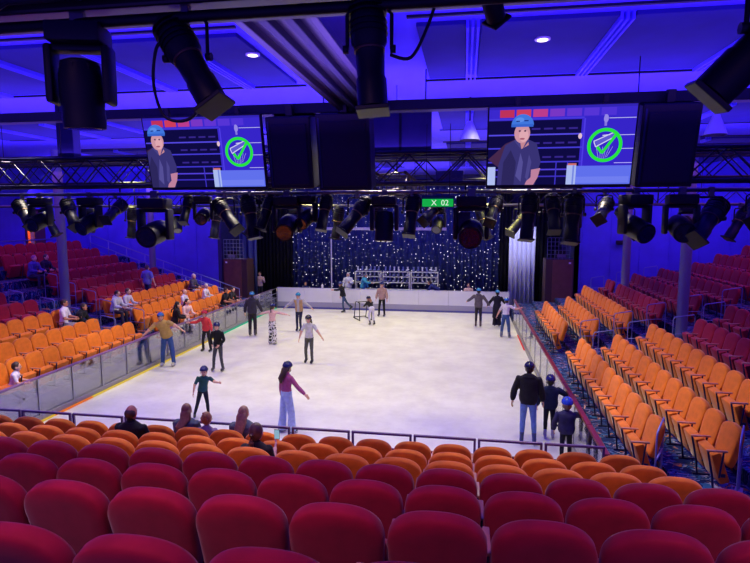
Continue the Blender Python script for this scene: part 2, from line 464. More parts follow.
    # hair
    if hair:
        bm = B()
        if hair == 'bald': ball(bm, H(0, -.026, .0), (.079*s, .086*s, .082*s), HR)
        else: ball(bm, H(0, -.018, .016), (.085*s, .101*s, .116*s), HR, 16, 10)
        if hair == 'long':
            tube(bm, [H(0, -.06, .06), H(0, -.1, -.02), H(0, -.125, -.11), T(at(0, -.175-bulk, .42)), T(at(0, -.17-bulk, .30))], [(.06*s, .04*s), (.086*s, .045*s), (.09*s, .045*s), (.078*s, .032*s), (.03*s, .015*s)], 12, fixed=(HR @ V((1,0,0)), HR @ V((0,1,0))))
        if hair == 'pony':
            tube(bm, [H(0, -.09, .03), H(0, -.135, .02), H(0, -.16, -.06), H(0, -.15, -.17), H(0, -.14, -.23)], [.02*s, .03*s, .034*s, .026*s, .008*s], 8)
        if hair == 'curly':
            for k in range(26):
                a = random.random()*2*PI; z = random.uniform(-.03, .12); rr = math.sqrt(max(0, 1-(z/.13)**2))
                if math.sin(a) > .6 and z < .06: continue
                ball(bm, H(.08*rr*math.cos(a), -.02+.095*rr*math.sin(a), z), .022*s, None, 8, 6)
        obj('hair', bm, mat('hair_%d_%d_%d' % hairc, rgb(*hairc), .5, noise=(30, .25)), o, smooth=60)
    if helmet:
        bm = B()
        vs = ball(bm, (0, 0, 0), (.112*s, .13*s, .122*s), None, 20, 14)
        for v in bm.verts:
            zc = -.005*s+(.02*s if v.co.y > .06*s else 0)
            if v.co.z < zc: v.co.z = zc+(v.co.z-zc)*.06
        for x in (-.045, 0, .045):     # vent slots
            for y in (-.06, .03):
                ball(bm, (x*s, y*s, math.sqrt(max(0, 1-(x/.112)**2-(y/.13)**2))*.122*s), (.009*s, .026*s, .006*s), Matrix.Rotation(-math.asin(max(-1, min(1, y/.13))), 3, 'X'), 8, 5, mi=1)
        M = Matrix.Translation(H(0, -.006, .04)) @ HR.to_4x4()
        for v in bm.verts: v.co = M @ v.co
        ho = obj('helmet', bm, [mat('helmet_%d_%d_%d' % helmet, rgb(*helmet), .25, coat=.3), M_blackp], o, smooth=60)
        bm = B()
        for x in (-1, 1): tube(bm, [H(x*.092, .01, .03), H(x*.08, .03, -.06), H(0, .05, -.125)], .005*s, 6)
        obj('strap', bm, M_blackp, ho)
    for an, fw, rt, c in feet:
        M = Matrix((( *(rt*s), 0), (*(fw*s), 0), (*(-c*s), 0), (0, 0, 0, 1))).transposed()
        M.translation = T(an)
        if skates:
            a, b = boot_mesh(skates)
            k = link('ice_skate', a, o); k.matrix_local = M
            link('blade', b, k)
        else:
            a, b = boot_mesh(shoe)
            k = link('shoe', a, o); k.matrix_local = M
    return o, T, hands

def sit(**k):
    d = dict(legL=((-.12, 1, -.06), (-.02, .05, -1)), legR=((.12, 1, -.06), (.02, .05, -1)), armL=((-.2, .35, -1), (.25, 1, -.1)), armR=((.2, .35, -1), (-.25, 1, -.1)), skates=None)
    d.update(k); return d

BLUE = (44, 96, 190); NAVY = (26, 34, 96); SKY = (52, 130, 196)
# --- on the ice
ICE = .0
person('man in a mustard t-shirt and blue helmet leaning over beside the glass barrier', (-9.62, 16.45, ICE), 172, 1.86, (184, 150, 92), 'short', (58, 84, 150), 'loose', lean=22, side=9, bulk=.014, build=1.1,
       armL=((-1, .35, -.35), (-.9, .25, -.45)), armR=((.75, .3, -.75), (.7, .3, -.7)), helmet=BLUE, skates=(190, 184, 190), head=(-5, 20, 0), legL=((-.2, .05, -1), (-.05, -.05, -1)), legR=((.1, .1, -1), (.1, -.1, -1)))
person('child in a coral jacket and red helmet skating by the glass barrier', (-9.25, 18.5, ICE), 185, 1.5, (226, 70, 74), 'long', (42, 40, 46), 'slim', lean=8, armR=((.8, .2, -.5), (.9, .5, 0)), armL=((-.5, .1, -1), (-.3, .4, -1)),
       helmet=(190, 34, 60), bulk=.015, legL=((-.18, .1, -1), (-.1, -.05, -1)), legR=((.16, .1, -1), (.1, -.1, -1)), female=True)
person('girl in a black sweater, grey leggings and navy helmet with hands clasped', (-7.69, 16.14, ICE), 178, 1.55, (24, 24, 34), 'long', (70, 70, 80), 'slim', lean=4, armL=((-.35, .1, -1), (.5, .6, -.6)), armR=((.35, .1, -1), (-.5, .6, -.6)),
       helmet=NAVY, bulk=.01, legL=((-.06, .02, -1), (-.1, -.05, -1)), legR=((.16, .1, -1), (.14, -.1, -1)), female=True, skates=(74, 70, 74))
person('child in a teal t-shirt and navy helmet lunging near the bottom row', (-6.25, 12.2, ICE), 155, 1.27, (38, 78, 88), 'short', (30, 32, 48), 'slim', lean=12, side=-8, armL=((-.6, .8, -.3), (-.55, .8, .1)), armR=((.45, 0, -.9), (.2, .1, -1)),
       helmet=NAVY, legL=((-.14, .1, -1), (-.05, -.15, -1)), legR=((.25, .15, -1), (.25, -.25, -.9)), head=(5, -10, 0))
person('woman in a plum top, wide pale jeans and navy helmet, dark hair down her back', (-3.92, 11.6, ICE), 36, 1.62, (164, 74, 132), 'long', (168, 184, 236), 'wide', lean=2, legL=((-.1, -.04, -1), (-.06, -.08, -1)), legR=((.1, .12, -1), (.06, -.02, -1)), armL=((-.15, -.1, -1), (-.02, .1, -1)), armR=((.7, .25, -.75), (.8, .4, -.75)),
       helmet=NAVY, hair='long', hairc=(58, 34, 32), female=True, head=(6, 10, 0), hem=.1, skates=(40, 44, 70))
person('woman in a white t-shirt, grey leggings and black helmet gliding mid-rink', (-5.08, 17.5, ICE), 183, 1.62, (200, 196, 208), 'short', (84, 84, 84), 'slim', lean=2, armR=((.45, .1, -1), (.25, .2, -1)), armL=((-.65, .15, -.8), (-.65, .2, -.75)),
       helmet=(28, 30, 44), hair='long', hairc=(44, 30, 28), female=True, legL=((-.03, .02, -1), (.02, -.1, -1)), legR=((.1, .1, -1), (.08, -.3, -1)), head=(8, 0, 0))
person('woman in a pale pink top and patterned trousers seen from behind, arms spread wide', (-7.27, 20.0, ICE), 12, 1.55, (222, 178, 180), 'long', (226, 222, 226), 'wide', pattern=(24, 24, 30), lean=4, armL=((-1, .1, -.3), (-1, .2, -.3)), armR=((1, .1, -.15), (1, .2, -.2)),
       helmet=NAVY, hair='pony', hairc=(48, 34, 40), female=True, hem=.05)
person('man in a dark grey jacket and blue helmet standing at the barrier corner', (-8.6, 21.3, ICE), -10, 1.82, (56, 52, 70), 'long', (44, 40, 52), 'loose', lean=4, bulk=.03, helmet=SKY, armR=((.4, .2, -1), (.3, .5, -1)), skates=(70, 66, 76), hood=1)
person('person in a tan waistcoat over grey sleeves and turquoise helmet gliding towards us', (-6.96, 22.5, ICE), 180, 1.68, (176, 172, 186), 'long', (46, 48, 76), 'slim', vest=(186, 150, 106), lean=8, bulk=.02, armL=((-.75, .2, -.6), (-.8, .2, -.5)), armR=((.75, .2, -.6), (.8, .1, -.6)),
       helmet=(44, 140, 190), legL=((.02, .2, -1), (.05, -.25, -1)), legR=((.08, -.05, -1), (.02, -.1, -1)), head=(10, 0, 0))
person('skater in a black jacket and jeans striding along the far boards', (-6.1, 27.4, ICE), 245, 1.6, (28, 28, 40), 'long', (64, 82, 120), 'slim', lean=14, bulk=.02, armR=((.2, -.1, -.9), (.3, .1, -1)), armL=((-.3, 1, -.3), (-.1, 1, .05)), helmet=(60, 66, 130), head=(8, 0, 0),
       legL=((-.05, .12, -1), (0, -.1, -1)), legR=((.1, -.55, -1), (.05, -.7, -.8)))
person('child in black with white trousers bending over the skating frame', (-4.12, 24.4, ICE), 328, 1.38, (34, 32, 40), 'long', (206, 200, 226), 'slim', lean=48, armL=((-.1, .8, -.6), (0, .9, -.4)), armR=((.1, .8, -.6), (0, .9, -.4)), helmet=(30, 32, 52),
       legL=((-.1, .25, -1), (0, -.3, -1)), legR=((.1, .1, -1), (0, -.35, -1)), head=(10, 25, 0), female=True, hair='long', hairc=(150, 104, 84), bulk=.01, hem=.1)
person('person in a beige jacket and black leggings standing by the far boards', (-3.97, 26.6, ICE), 190, 1.68, (170, 136, 138), 'long', (28, 28, 38), 'slim', bulk=.03, helmet=(36, 44, 110), female=True, skates=(86, 80, 90), legL=((-.08, .05, -1), (-.02, -.08, -1)), legR=((.12, .1, -1), (.1, -.1, -1)))
person('man in a charcoal hooded sweatshirt and blue helmet holding hands with a skater in black', (.67, 24.7, ICE), 8, 1.72, (92, 84, 98), 'long', (50, 46, 58), 'slim', bulk=.025, helmet=SKY, hood=1, armR=((.7, .05, -.9), (.5, .2, -.75)), armL=((-.7, .1, -.6), (-.4, .5, -.3)), skates=(92, 70, 76))
person('woman in a long black outfit and blue helmet holding hands with a skater in charcoal', (1.5, 24.9, ICE), 5, 1.62, (30, 28, 46), 'long', (30, 28, 44), 'wide', bulk=.03, helmet=SKY, armL=((-.7, .05, -.9), (-.5, .2, -.75)), armR=((.6, .1, -.8), (.4, .4, -.5)), coat=.55, female=True, skates=(110, 84, 80))
person('woman in a white t-shirt, jeans and blue helmet skating at the maroon handrail', (1.72, 22.7, ICE), 20, 1.6, (214, 206, 222), 'short', (66, 92, 146), 'loose', lean=6, helmet=BLUE, female=True, armL=((-.55, .0, -1), (-.5, .1, -1)), armR=((.75, .2, -.4), (.6, .8, .1)), head=(0, 10, 0), hem=.06,
       legL=((-.16, .05, -1), (-.1, -.05, -1)), legR=((.14, .05, -1), (.1, -.1, -1)), skates=(120, 124, 150))
person('man in a black hooded jacket and light jeans walking the ice with two children', (1.42, 11.85, ICE), 8, 1.79, (34, 31, 40), 'long', (108, 138, 206), 'slim', bulk=.035, helmet=(24, 28, 60), hood=1, armL=((-.42, 0, -1), (-.14, .12, -1)), armR=((.3, .1, -1), (.15, .4, -1)),
       legL=((-.05, .05, -1), (-.03, -.08, -1)), legR=((.1, .05, -1), (.06, -.08, -1)), skates=(60, 70, 120), voxel=.011)
person('child in a navy parka with navy helmet, between the man and the smaller child', (1.93, 12.25, ICE), 2, 1.37, (30, 36, 74), 'long', (28, 28, 48), 'slim', bulk=.05, build=1.12, headk=1.05, helmet=(22, 28, 110), hood=1, armR=((.8, .25, -.5), (.9, .3, -.15)), armL=((-.4, .05, -1), (-.1, .2, -1)), skates=(150, 140, 190), voxel=.011)
person('smallest child in a dark blue shirt and royal blue helmet holding the maroon handrail', (2.06, 10.95, ICE), 4, 1.27, (46, 42, 84), 'long', (28, 28, 46), 'slim', bulk=.045, build=1.15, headk=1.14, helmet=(30, 60, 190), hairc=(120, 90, 66), armR=((.6, .5, -.2), (.2, .6, .3)), armL=((-.4, .05, -1), (0, .3, -1)), voxel=.011)
# --- behind the boards
person('man in a pale pink shirt in the barrier corner, hands held up to his chest', (-11.25, 29.1, .2), 165, 1.72, (206, 170, 178), 'long', (40, 40, 56), 'slim', bulk=.01, armL=((-.3, .3, -1), (.35, .7, .75)), armR=((.3, .3, -1), (-.35, .7, .75)), skates=None)
person('person in white with a head covering standing behind the far boards', (-6.25, 29.3, .2), 170, 1.74, (214, 214, 230), 'long', (190, 190, 214), 'wide', bulk=.03, hair='long', hairc=(206, 204, 222), skates=None, armL=((-.3, .2, -1), (.5, .6, .2)), female=True)
person('person in a cyan jacket bending towards the skate racks', (-5.45, 29.4, .2), 100, 1.7, (70, 160, 200), 'long', (40, 60, 110), 'slim', bulk=.04, lean=14, skates=None, armR=((.2, .8, -.6), (.1, 1, 0)), hairc=(70, 80, 120))
person('person in navy bowing low behind the far boards', (-1.35, 29.3, .2), 270, 1.6, (44, 50, 120), 'long', (30, 30, 60), 'slim', lean=62, bulk=.03, skates=None, hairc=(60, 44, 44), armL=((-.1, .6, -.8), (0, .5, -.8)), armR=((.1, .6, -.8), (0, .5, -.8)))
person('person in a blush shirt sitting behind the far boards at the sheer curtain', (.25, 29.2, .2), 180, **sit(h=1.65, top=(216, 178, 176), sleeve='short', bottom=(60, 60, 90), bulk=.02, hairc=(120, 80, 66), lean=6, seated=.52))
person('small child peeping over the far boards beside the black drape', (-8.6, 29.1, .1), 180, 1.25, (40, 44, 110), 'long', (40, 40, 70), 'slim', skates=None, hairc=(60, 44, 60))
# ------------------------------------------------------------------ rows of the three seating banks
RX = [3.1, 4.0, 5.0, 6.0, 7.0, 8.0, 9.0, 10.0, 11.0]; RZ = [1.77, 1.89, 2.1, 2.34, 2.6, 2.84, 3.15, 3.46, 3.8]
LX = [-10.65-.95*i for i in range(9)]; LZ = [1.556, 1.716, 2.03, 2.315, 2.56, 2.82, 3.15, 3.45, 3.8]
FY = [1.86+.94*i for i in range(7)]; FZ = [3.62, 3.305, 2.98, 2.665, 2.31, 1.995, 1.705]
HB = .95    # backrest top above the tread
# far ends / aisle ends of the rows along the hall
R_NEAR = [(8.7, 14.9), (8.2, 15.0), (8.2, 15.5), (8.2, 15.1), (8.2, 15.8), (8.2, 15.4), (8.2, 15.4), (8.2, 15.4), (8.2, 15.4)]
R_FAR = [(16.9, 21.6), (16.9, 22.3), (17.2, 24.1), (17.5, 24.5), (17.5, 24.4), (17.4, 24.1), (17.3, 23.7), (17.2, 23.8), (17.2, 23.9)]
L_NEAR = [(9.0, 16.1), (9.0, 15.7), (9.0, 15.4), (9.0, 15.4), (9.0, 15.2), (9.0, 14.9), (9, 14.6), (9, 14.6), (9, 14.6)]
L_FAR = [(17.2, 24.3), (17.6, 24.3), (17.3, 24.2), (17.7, 24.2), (17.9, 24.1), (18.2, 24.1), (18.2, 23.9), (18.2, 23.9), (18.2, 23.9)]
COLS = [(6.25, 16.9, 1.39), (6.25, 22.75, 1.39), (-13.5, 16.75, 1.36), (-14.95, 24.6, 1.6)]

# ------------------------------------------------------------------ shell of the hall
X0, X1, Y0, Y1 = -21.0, 14.5, .6, 31.5
struct('ice_surface', bx(-9.95, 2.28, 9.3, 28.25, -.1, 0), M_ice)
struct('floor', bx(X0-3, X1, Y0, Y1, -.3, -.1), M_navy)
struct('floor_stage', bx(-13.5, 6, 28.4, Y1, -.1, .2), M_navy)
bm = B()
for i in range(9):      # right bank: stepped treads
    box(bm, RX[i]-.80 if i else 2.42, (RX[i+1]-.80) if i < 8 else X1, 1.0, 26.6, -.1, RZ[i]-HB)
struct('floor_right', bm, M_carpet)
bm = B()
for i in range(9):
    box(bm, (LX[i+1]+.78) if i < 8 else X0-2.6, LX[i]+.78 if i else -10.14, 1.0, 26.6, -.1, LZ[i]-HB)
struct('floor_left', bm, M_carpet)
bm = B()
for i in range(7):
    box(bm, -12.0 if i < 5 else -10.2, 2.42, FY[i]-.14, FY[i]+.80 if i < 6 else 8.66, -.1, FZ[i]-HB)
struct('floor_front', bm, M_carpet)
struct('trim_left', bx(-10.14, -10.1, 8.6, 28.3, -.1, .60), M_side)
struct('trim_right', bx(2.38, 2.42, 8.6, 26.6, -.1, .80), M_side)
struct('trim_front', bx(-10.2, 2.42, 8.66, 8.72, -.1, .78), M_maroon)
H_C = 7.2
struct('ceiling', bx(X0-3, X1, Y0, Y1+.3, H_C+.05, H_C+.25), M_ceil)
struct('wall_back', bx(X0-3, X1, Y1, Y1+.2, -.3, H_C+.1), M_navy)
# end walls of the two side banks with upright joints
for nm, a, b in (('wall_back_left', X0-3, -12.5), ('wall_back_right', 5.05, X1)):
    bm = bx(a, b, 26.6, 26.8, -.1, H_C+.1)
    x = a+.3
    while x < b-.2:
        box(bm, x, x+.05, 26.56, 26.6, -.1, H_C+.05); x += 1.25
    struct(nm, bm, M_wall)
struct('wall_wing_left', bx(-12.5, -12.3, 26.6, Y1, -.3, H_C+.1), M_navy)
struct('wall_wing_right', bx(5.05, 5.25, 26.6, Y1, -.3, H_C+.1), M_navy)
bm = bx(X0-.2, X0, Y0, 23.75, -.3, H_C+.1); box(bm, X0-.2, X0, 24.2, 26.6, -.3, H_C+.1); box(bm, X0-.2, X0, 23.75, 24.2, 5.2, H_C+.1)
struct('wall_left', bm, M_wall)
struct('wall_right', bx(X1, X1+.2, Y0, 26.8, -.3, H_C+.1), M_wall)
# lit corridor behind the opening in the left wall
bm = bx(X0-2.6, X0-2.5, 21.8, 24.8, 2.6, 5.4); box(bm, X0-2.6, X0-.2, 24.7, 24.8, 2.6, 5.4); box(bm, X0-2.6, X0-.2, 21.8, 21.9, 2.6, 5.4); box(bm, X0-2.6, X0-.2, 21.8, 24.8, 5.3, 5.4)
struct('wall_corridor', bm, mat('corridor_paint', rgb(214, 130, 92), .7))
bm = bx(X0, X0+.05, 23.65, 23.75, 2.85, 5.25); box(bm, X0, X0+.05, 24.2, 24.9, 2.85, 5.25); box(bm, X0, X0+.05, 23.65, 24.9, 5.2, 5.3)
struct('door_1', bm, M_brown)

# ceiling: recessed fabric panels between pairs of slot rails
strips = [-12.15, -10.4, -8.65, -6.9, -5.27, -3.79]
rs = [.06, 1.81, 3.56, 5.31, 7.06, 8.81]
rows_y = [(2.6, 5.2), (7.0, 9.6), (12.5, 15.1), (18.0, 20.6), (23.4, 26.0)]
def panel_row(y0, y1, e):
    out = []
    xs = [-13.9]+strips+[-2.85]
    xs2 = [-.72]+rs+[10.5]
    for L in (xs, xs2):
        for a, b in zip(L, L[1:]):
            out.append((a+.09, b-.09))
    for a, b in out:
        bm = bx(a, b, y0, y1, H_C, H_C+.06, .01)
        struct('ceiling_panel', bm, M_panel)
    for x in strips+rs:
        bm = B()
        for dx in (-.075, -.01, .055): box(bm, x+dx-.012, x+dx+.016, y0-.02, y1+.02, H_C-.05, H_C+.06)
        struct('ceiling_trim', bm, M_ceil)
    bm = B()
    for a, b in ((xs[0], xs[-1]), (xs2[0], xs2[-1])):
        box(bm, a, b, y1+.22, y1+.27, H_C+.02, H_C+.06); box(bm, a, b, y0-.27, y0-.22, H_C+.02, H_C+.06)
    struct('ceiling_groove', bm, M_dark)
for e, (a, b) in enumerate(rows_y): panel_row(a, b, e)

# beams across the hall and the ribbed duct between them
struct('beam', bx(X0, X1, 3.35, 3.75, 6.22, 6.5, .02), M_duct)
struct('beam', bx(X0, X1, 7.75, 7.95, 6.36, 6.5, .01), M_dark)
struct('beam', bx(X0, X1, 11.6, 11.75, 6.1, 6.3, .01), M_dark)
t = thing('ceiling_duct', 'ribbed grey metal duct running along the ceiling towards the rink', 'duct', (-1.42, 5.7, 6.4))
obj('casing', bx(-.3, .3, -1.95, 2.05, .02, .75, .02), M_duct, t)
for x in (-.29, -.1, .1, .29): obj('rib', bx(x-.035, x+.035, -1.95, 2.05, -.05, .03, .01), M_duct if abs(x) > .2 else M_dark, t)

# columns
labs = ['grey round column nearest us among the right bank seats', 'grey round column farther back among the right bank seats', 'grey round column rising at the left bank aisle', 'thin grey column by the stair at the back of the left bank']
for (x, y, z), lb in zip(COLS, labs):
    t = thing('column', lb, 'column', (x, y, z))
    bm = B(); lathe(bm, [(.15, 0), (.15, 5.75)], 20); obj('shaft', bm, mat('column_paint', rgb(120, 118, 150), .45, .2), t, smooth=60)
    bm = B(); lathe(bm, [(.19, 0), (.19, .06), (.155, .1)], 20); obj('base_ring', bm, M_frame, t, smooth=60)

# ------------------------------------------------------------------ rink barrier
ys = [9.0+1.17*i for i in range(17)]
for i in range(16):
    y0, y1 = ys[i], ys[i+1]
    if y1 > 28.4: y1 = 28.25
    t = thing('glass_barrier', f'{ORD[i+1]} glass section of the left rink barrier counted from the stands', 'barrier', (-10.03, y0, 0), 0, 'glass sections along the left of the rink')
    obj('glass_pane', bx(-.008, .008, .04, y1-y0-.04, .18, 1.04), M_glass, t)
    obj('handrail', bx(-.045, .045, 0, y1-y0, 1.05, 1.10, .012), mat('purple_rail', rgb(120, 84, 130), .35), t)
    obj('post', bx(-.02, .02, -.02, .025, .14, 1.06), M_steel, t)
    obj('base_channel', bx(-.04, .05, 0, y1-y0, 0, .16, .01), mat('grey_plate', rgb(142, 138, 150), .4), t)
y_cols = [((222, 180, 70), 9.0, 11.7), ((226, 118, 56), 11.7, 13.1), ((222, 190, 76), 13.1, 21.0), ((50, 190, 150), 21.0, 28.0)]
t = thing('light_strip', 'thin coloured light strip along the foot of the left glass barrier', 'light strip', (-9.94, 9, 0))
for k, (c, a, b) in enumerate(y_cols):
    obj('strip_section', bx(-.02, .025, a-9, b-9, .01, .055, .008), emis('strip_%d' % k, rgb(*c), .9), t)
# right handrail and glass
ysr = [8.9+1.3*i for i in range(14)]
for i in range(13):
    y0, y1 = ysr[i], ysr[i+1]
    t = thing('glass_barrier', f'{ORD[i+1]} maroon-topped glass section of the right rink barrier counted from the stands', 'barrier', (2.32, y0, 0), 0, 'glass sections along the right of the rink')
    obj('glass_pane', bx(-.008, .008, .03, y1-y0-.03, .14, 1.06), M_glass, t)
    obj('handrail', bx(-.05, .05, 0, y1-y0, 1.07, 1.13, .015), M_maroon, t)
    obj('post', bx(-.018, .018, -.018, .018, .1, 1.08), M_steel, t)
    obj('base_channel', bx(-.05, .03, 0, y1-y0, 0, .12, .01), mat('grey_plate', rgb(142, 138, 150), .4), t)
t = thing('light_strip', 'added strip giving a red glow at the foot of the right rink barrier', 'light strip', (2.25, 20.5, 0))
obj('strip_section', bx(-.02, .015, 0, 2.6, .01, .04, .006), emis('strip_red', rgb(220, 60, 66), 1.0), t)  # added only for the faint red glow on the ice
# white boards at the far end
bxs = [-9.95+1.53*i for i in range(9)]
for i in range(8):
    a, b = bxs[i], bxs[i+1]
    t = thing('rink_board', f'{ORD[i+1]} white board panel from the left at the far end of the rink', 'board', (a, 28.3, 0), 0, 'white boards at the far end')
    obj('panel', bx(.004, b-a-.004, -.03, .03, .36, 1.1, .006), M_board, t)
    obj('kick_plate', bx(.002, b-a-.002, -.045, .035, .1, .36, .006), M_kick, t)
    obj('base_rail', bx(0, b-a, -.05, .04, 0, .1), mat('base_blue', rgb(70, 68, 150), .4), t)
    obj('cap_rail', bx(0, b-a, -.04, .05, 1.1, 1.13, .008), mat('cap_lilac', rgb(190, 186, 220), .4), t)
# metal crowd gate in the left far corner
t = thing('corner_gate', 'silver tubular gate in the far left corner of the rink', 'gate', (-9.98, 24.6, 0))
# low railings in front of the central bank
xs = [-9.0+1.03*i for i in range(12)]
for i in range(11):
    a = xs[i]; w = 1.0 if i < 10 else .9
    t = thing('guard_rail', f'{ORD[i+1]} low metal guard rail from the left before the central bank', 'railing', (a, 8.6, .78), 0, 'guard rails before the central bank')
    obj('top_rail', bx(0, w, -.02, .02, .56, .60, .008), mat('rail_purple', rgb(96, 70, 120), .35, .3), t)
    for x in (.02, w-.02): obj('post', bx(x-.018, x+.018, -.018, .018, 0, .57), mat('rail_purple', rgb(96, 70, 120), .35, .3), t)
    obj('bottom_rail', bx(0, w, -.015, .015, .30, .34, .006), M_maroon, t)

# silver gate bars
t0 = t = bpy.data.objects['corner_gate']
for z in (.35, .6, .85, 1.12): obj('bar', (lambda bm: (tube(bm, [(0.09, 0, z), (0.09, 3.4, z)], .018, 8), bm)[1])(B()), M_steel, t)
for y in (0, .85, 1.7, 2.55, 3.4): obj('upright', (lambda bm: (tube(bm, [(0.09, y, 0), (0.09, y, 1.12)], .018, 8), bm)[1])(B()), M_steel, t)

# ------------------------------------------------------------------ seats
def superpts(a, zc, b, zb, n=36, e=2.5):
    """outline of a backrest: flat bottom at zb, superelliptic arch of half-width a on top"""
    pts = []
    for k in range(n+1):
        th = PI*k/n
        c, s_ = math.cos(th), math.sin(th)
        pts.append((a*math.copysign(abs(c)**(2/e), c), zc+b*abs(s_)**(2/e)))
    w = a*.93
    for k in range(1, 6): pts.append((-a+(a-w)*k/6, zc-(zc-zb)*k/6))
    pts += [(-w+.03, zb), (0, zb), (w-.03, zb)]
    for k in range(1, 6): pts.append((w+(a-w)*k/6, zb+(zc-zb)*k/6))
    return pts
def backrest_mesh(nm, m):
    out = superpts(.273, .76, .20, .36, 36, 2.45)
    bm = B(); rings = []
    cz = .66
    for y, ins in ((-.012, .1), (-.008, .04), (0, .02), (.007, .007), (.02, 0), (.075, 0), (.092, .007), (.1, .022), (.106, .06), (.108, .1)):
        ring = []
        for x, z in out:
            L = math.hypot(x, z-cz); k = (L-ins)/L
            ring.append(bm.verts.new((x*k, y, cz+(z-cz)*k)))
        rings.append(ring)
    n = len(out)
    for a, b in zip(rings, rings[1:]):
        for k in range(n): bm.faces.new((a[k], a[(k+1) % n], b[(k+1) % n], b[k]))
    bm.faces.new(rings[0]); bm.faces.new(rings[-1])
    M = Matrix.Rotation(math.radians(13), 4, 'X')
    for v in bm.verts: v.co = M @ v.co
    zt = max(v.co.z for v in bm.verts); yt = min(v.co.y for v in bm.verts)
    for v in bm.verts: v.co.z += .95-zt; v.co.y += -.03-yt
    return mesh(nm, bm, m, smooth=40)
def cushion_mesh(nm, m, ang):
    bm = bx(-.255, .255, 0, .47 if ang else .36, -.14, 0, .025)
    M = Matrix.Translation((0, .14 if ang else .19, .14 if ang else .44)) @ Matrix.Rotation(math.radians(ang), 4, 'X')
    for v in bm.verts: v.co = M @ v.co
    return mesh(nm, bm, m, smooth=40)
bm = bx(-.022, .022, .22, .50, .605, .63, .008, M=Matrix.Translation((-.281, 0, 0)))
arm_me = mesh('armrest', bm, M_arm, smooth=40)
bm = B()
tube(bm, [(-.281, .48, .60), (-.281, .40, .22), (-.281, .38, .02)], .015, 6)
tube(bm, [(-.281, .27, .60), (-.281, .31, .22)], .013, 6)
box(bm, -.298, -.264, .2, .44, 0, .025)
box(bm, -.27, .27, .22, .28, .22, .27)
frame_me = mesh('frame', bm, M_frame, smooth=40)
SEAT = {}
for c, m in (('orange', M_orange), ('red', M_red)):
    SEAT[c] = (backrest_mesh('backrest', m), cushion_mesh('cushion', m, 71), cushion_mesh('cushion', m, 0))
# the origin of a seat is on the tread below the top of its backrest
def add_seat(c, loc, rz, label, group, occupied=False):
    o = thing('theatre_seat', label, 'seat', loc, rz, group)
    a, b, d = SEAT[c]
    link('backrest', a, o); link('cushion', d if occupied else b, o); link('armrest', arm_me, o); link('frame', frame_me, o)
    return o

seats = []   # (colour, x, y, z, rot, bank, row, order)
PITCHS = .562
for i in range(9):
    for bank, (a, b), X, Z, rot in (('right near', R_NEAR[i], RX, RZ, PI/2), ('right far', R_FAR[i], RX, RZ, PI/2), ('left near', L_NEAR[i], LX, LZ, -PI/2), ('left far', L_FAR[i], LX, LZ, -PI/2)):
        n = int((b-a)/PITCHS+.35)
        for k in range(n):
            # count from the aisle
            y = (b-PITCHS*(k+.5)) if 'near' in bank else (a+PITCHS*(k+.5))
            if any(abs(X[i]-cx) < .62 and abs(y-cy) < .45 for cx, cy, cz in COLS): continue
            seats.append(['orange' if i < 3 else 'red', X[i], y, Z[i]-HB, rot, bank, i, k])
for i in range(7):
    for k in range(-26, 7):
        x = -.12+.565*k-(.05 if i == 0 else 0)
        xm = [9, 9, 9, 9, 2.3, 2.2, 2.2][i]
        if x > xm or x < -9.6: continue
        seats.append(['orange' if i > 3 else 'red', x, FY[i], FZ[i]-HB, 0, 'central', i, k])
vis = []
for s in seats:
    ok = False
    for dz in (.3, .95):
        for dx in (-.27, .27):
            ax, ay = (dx, 0) if s[5] == 'central' else (0, dx)
            p = project((s[1]+ax, s[2]+ay, s[3]+dz))
            if p and -4 < p[0] < 754 and -4 < p[1] < 570: ok = True
    if ok:
        p = project((s[1], s[2], s[3]+.9)); s.append(p[2]); vis.append(s)
back_rows = [s for s in vis if s[5] != 'central' and s[6] >= 6]
took = [min((s for s in back_rows if s[5] == 'left far' and s[6] == 6), key=lambda s: abs(s[2]-y)) for y in (18.25, 18.85)]
back_rows = [s for s in back_rows if s not in took]
vis = [s for s in vis if not (s[5] != 'central' and s[6] >= 6)]+took
from collections import defaultdict
rows = defaultdict(list)
for s in vis: rows[(s[5], s[6])].append(s)
OCC = set(id(s) for s in took)
occ_want = [('central', 5, -4.66), ('central', 6, -4.36), ('central', 6, -4.0), ('central', 6, -3.36), ('central', 4, -2.4),
            ('left near', 0, 10.9), ('left near', 2, 15.0), ('left near', 2, 14.5), ('left far', 2, 17.5), ('left far', 2, 18.1), ('left far', 1, 20.6), ('left far', 0, 18.2), ('left far', 0, 18.95),
            ('left far', 2, 23.1), ('left far', 1, 22.4), ('left far', 0, 22.2), ('left far', 0, 22.8)]
seat_of = {}
for w in occ_want:
    c = min(rows[(w[0], w[1])], key=lambda s: abs((s[1] if w[0] == 'central' else s[2])-w[2]))
    OCC.add(id(c)); seat_of[w] = c
PLACE = {'right near': 'right bank before the aisle', 'right far': 'right bank beyond the aisle', 'left near': 'left bank before the aisle', 'left far': 'left bank beyond the aisle'}
for (bank, i), L in rows.items():
    if bank == 'central':
        L.sort(key=lambda s: s[1])
        rw = 'row nearest us' if i == 0 else ('front row at the guard rails' if i == 6 else f'{ORD[i+1]} row from us')
        for n, s in enumerate(L):
            add_seat(s[0], (s[1], s[2], s[3]), s[4], f'{s[0]} velvet seat, {ORD[n+1]} from the left, {rw}, central bank', f'central bank seats in the {rw}', id(s) in OCC)
    else:
        L.sort(key=lambda s: s[7])
        for n, s in enumerate(L):
            add_seat(s[0], (s[1], s[2], s[3]), s[4], f'{s[0]} velvet seat, {ORD[n+1]} from the aisle, {ORD[i+1]} row, {PLACE[bank]}', f'{PLACE[bank]}, {ORD[i+1]} row', id(s) in OCC)
print('SEATS', len(vis), 'back', len(back_rows), {k: len(v) for k, v in rows.items()})
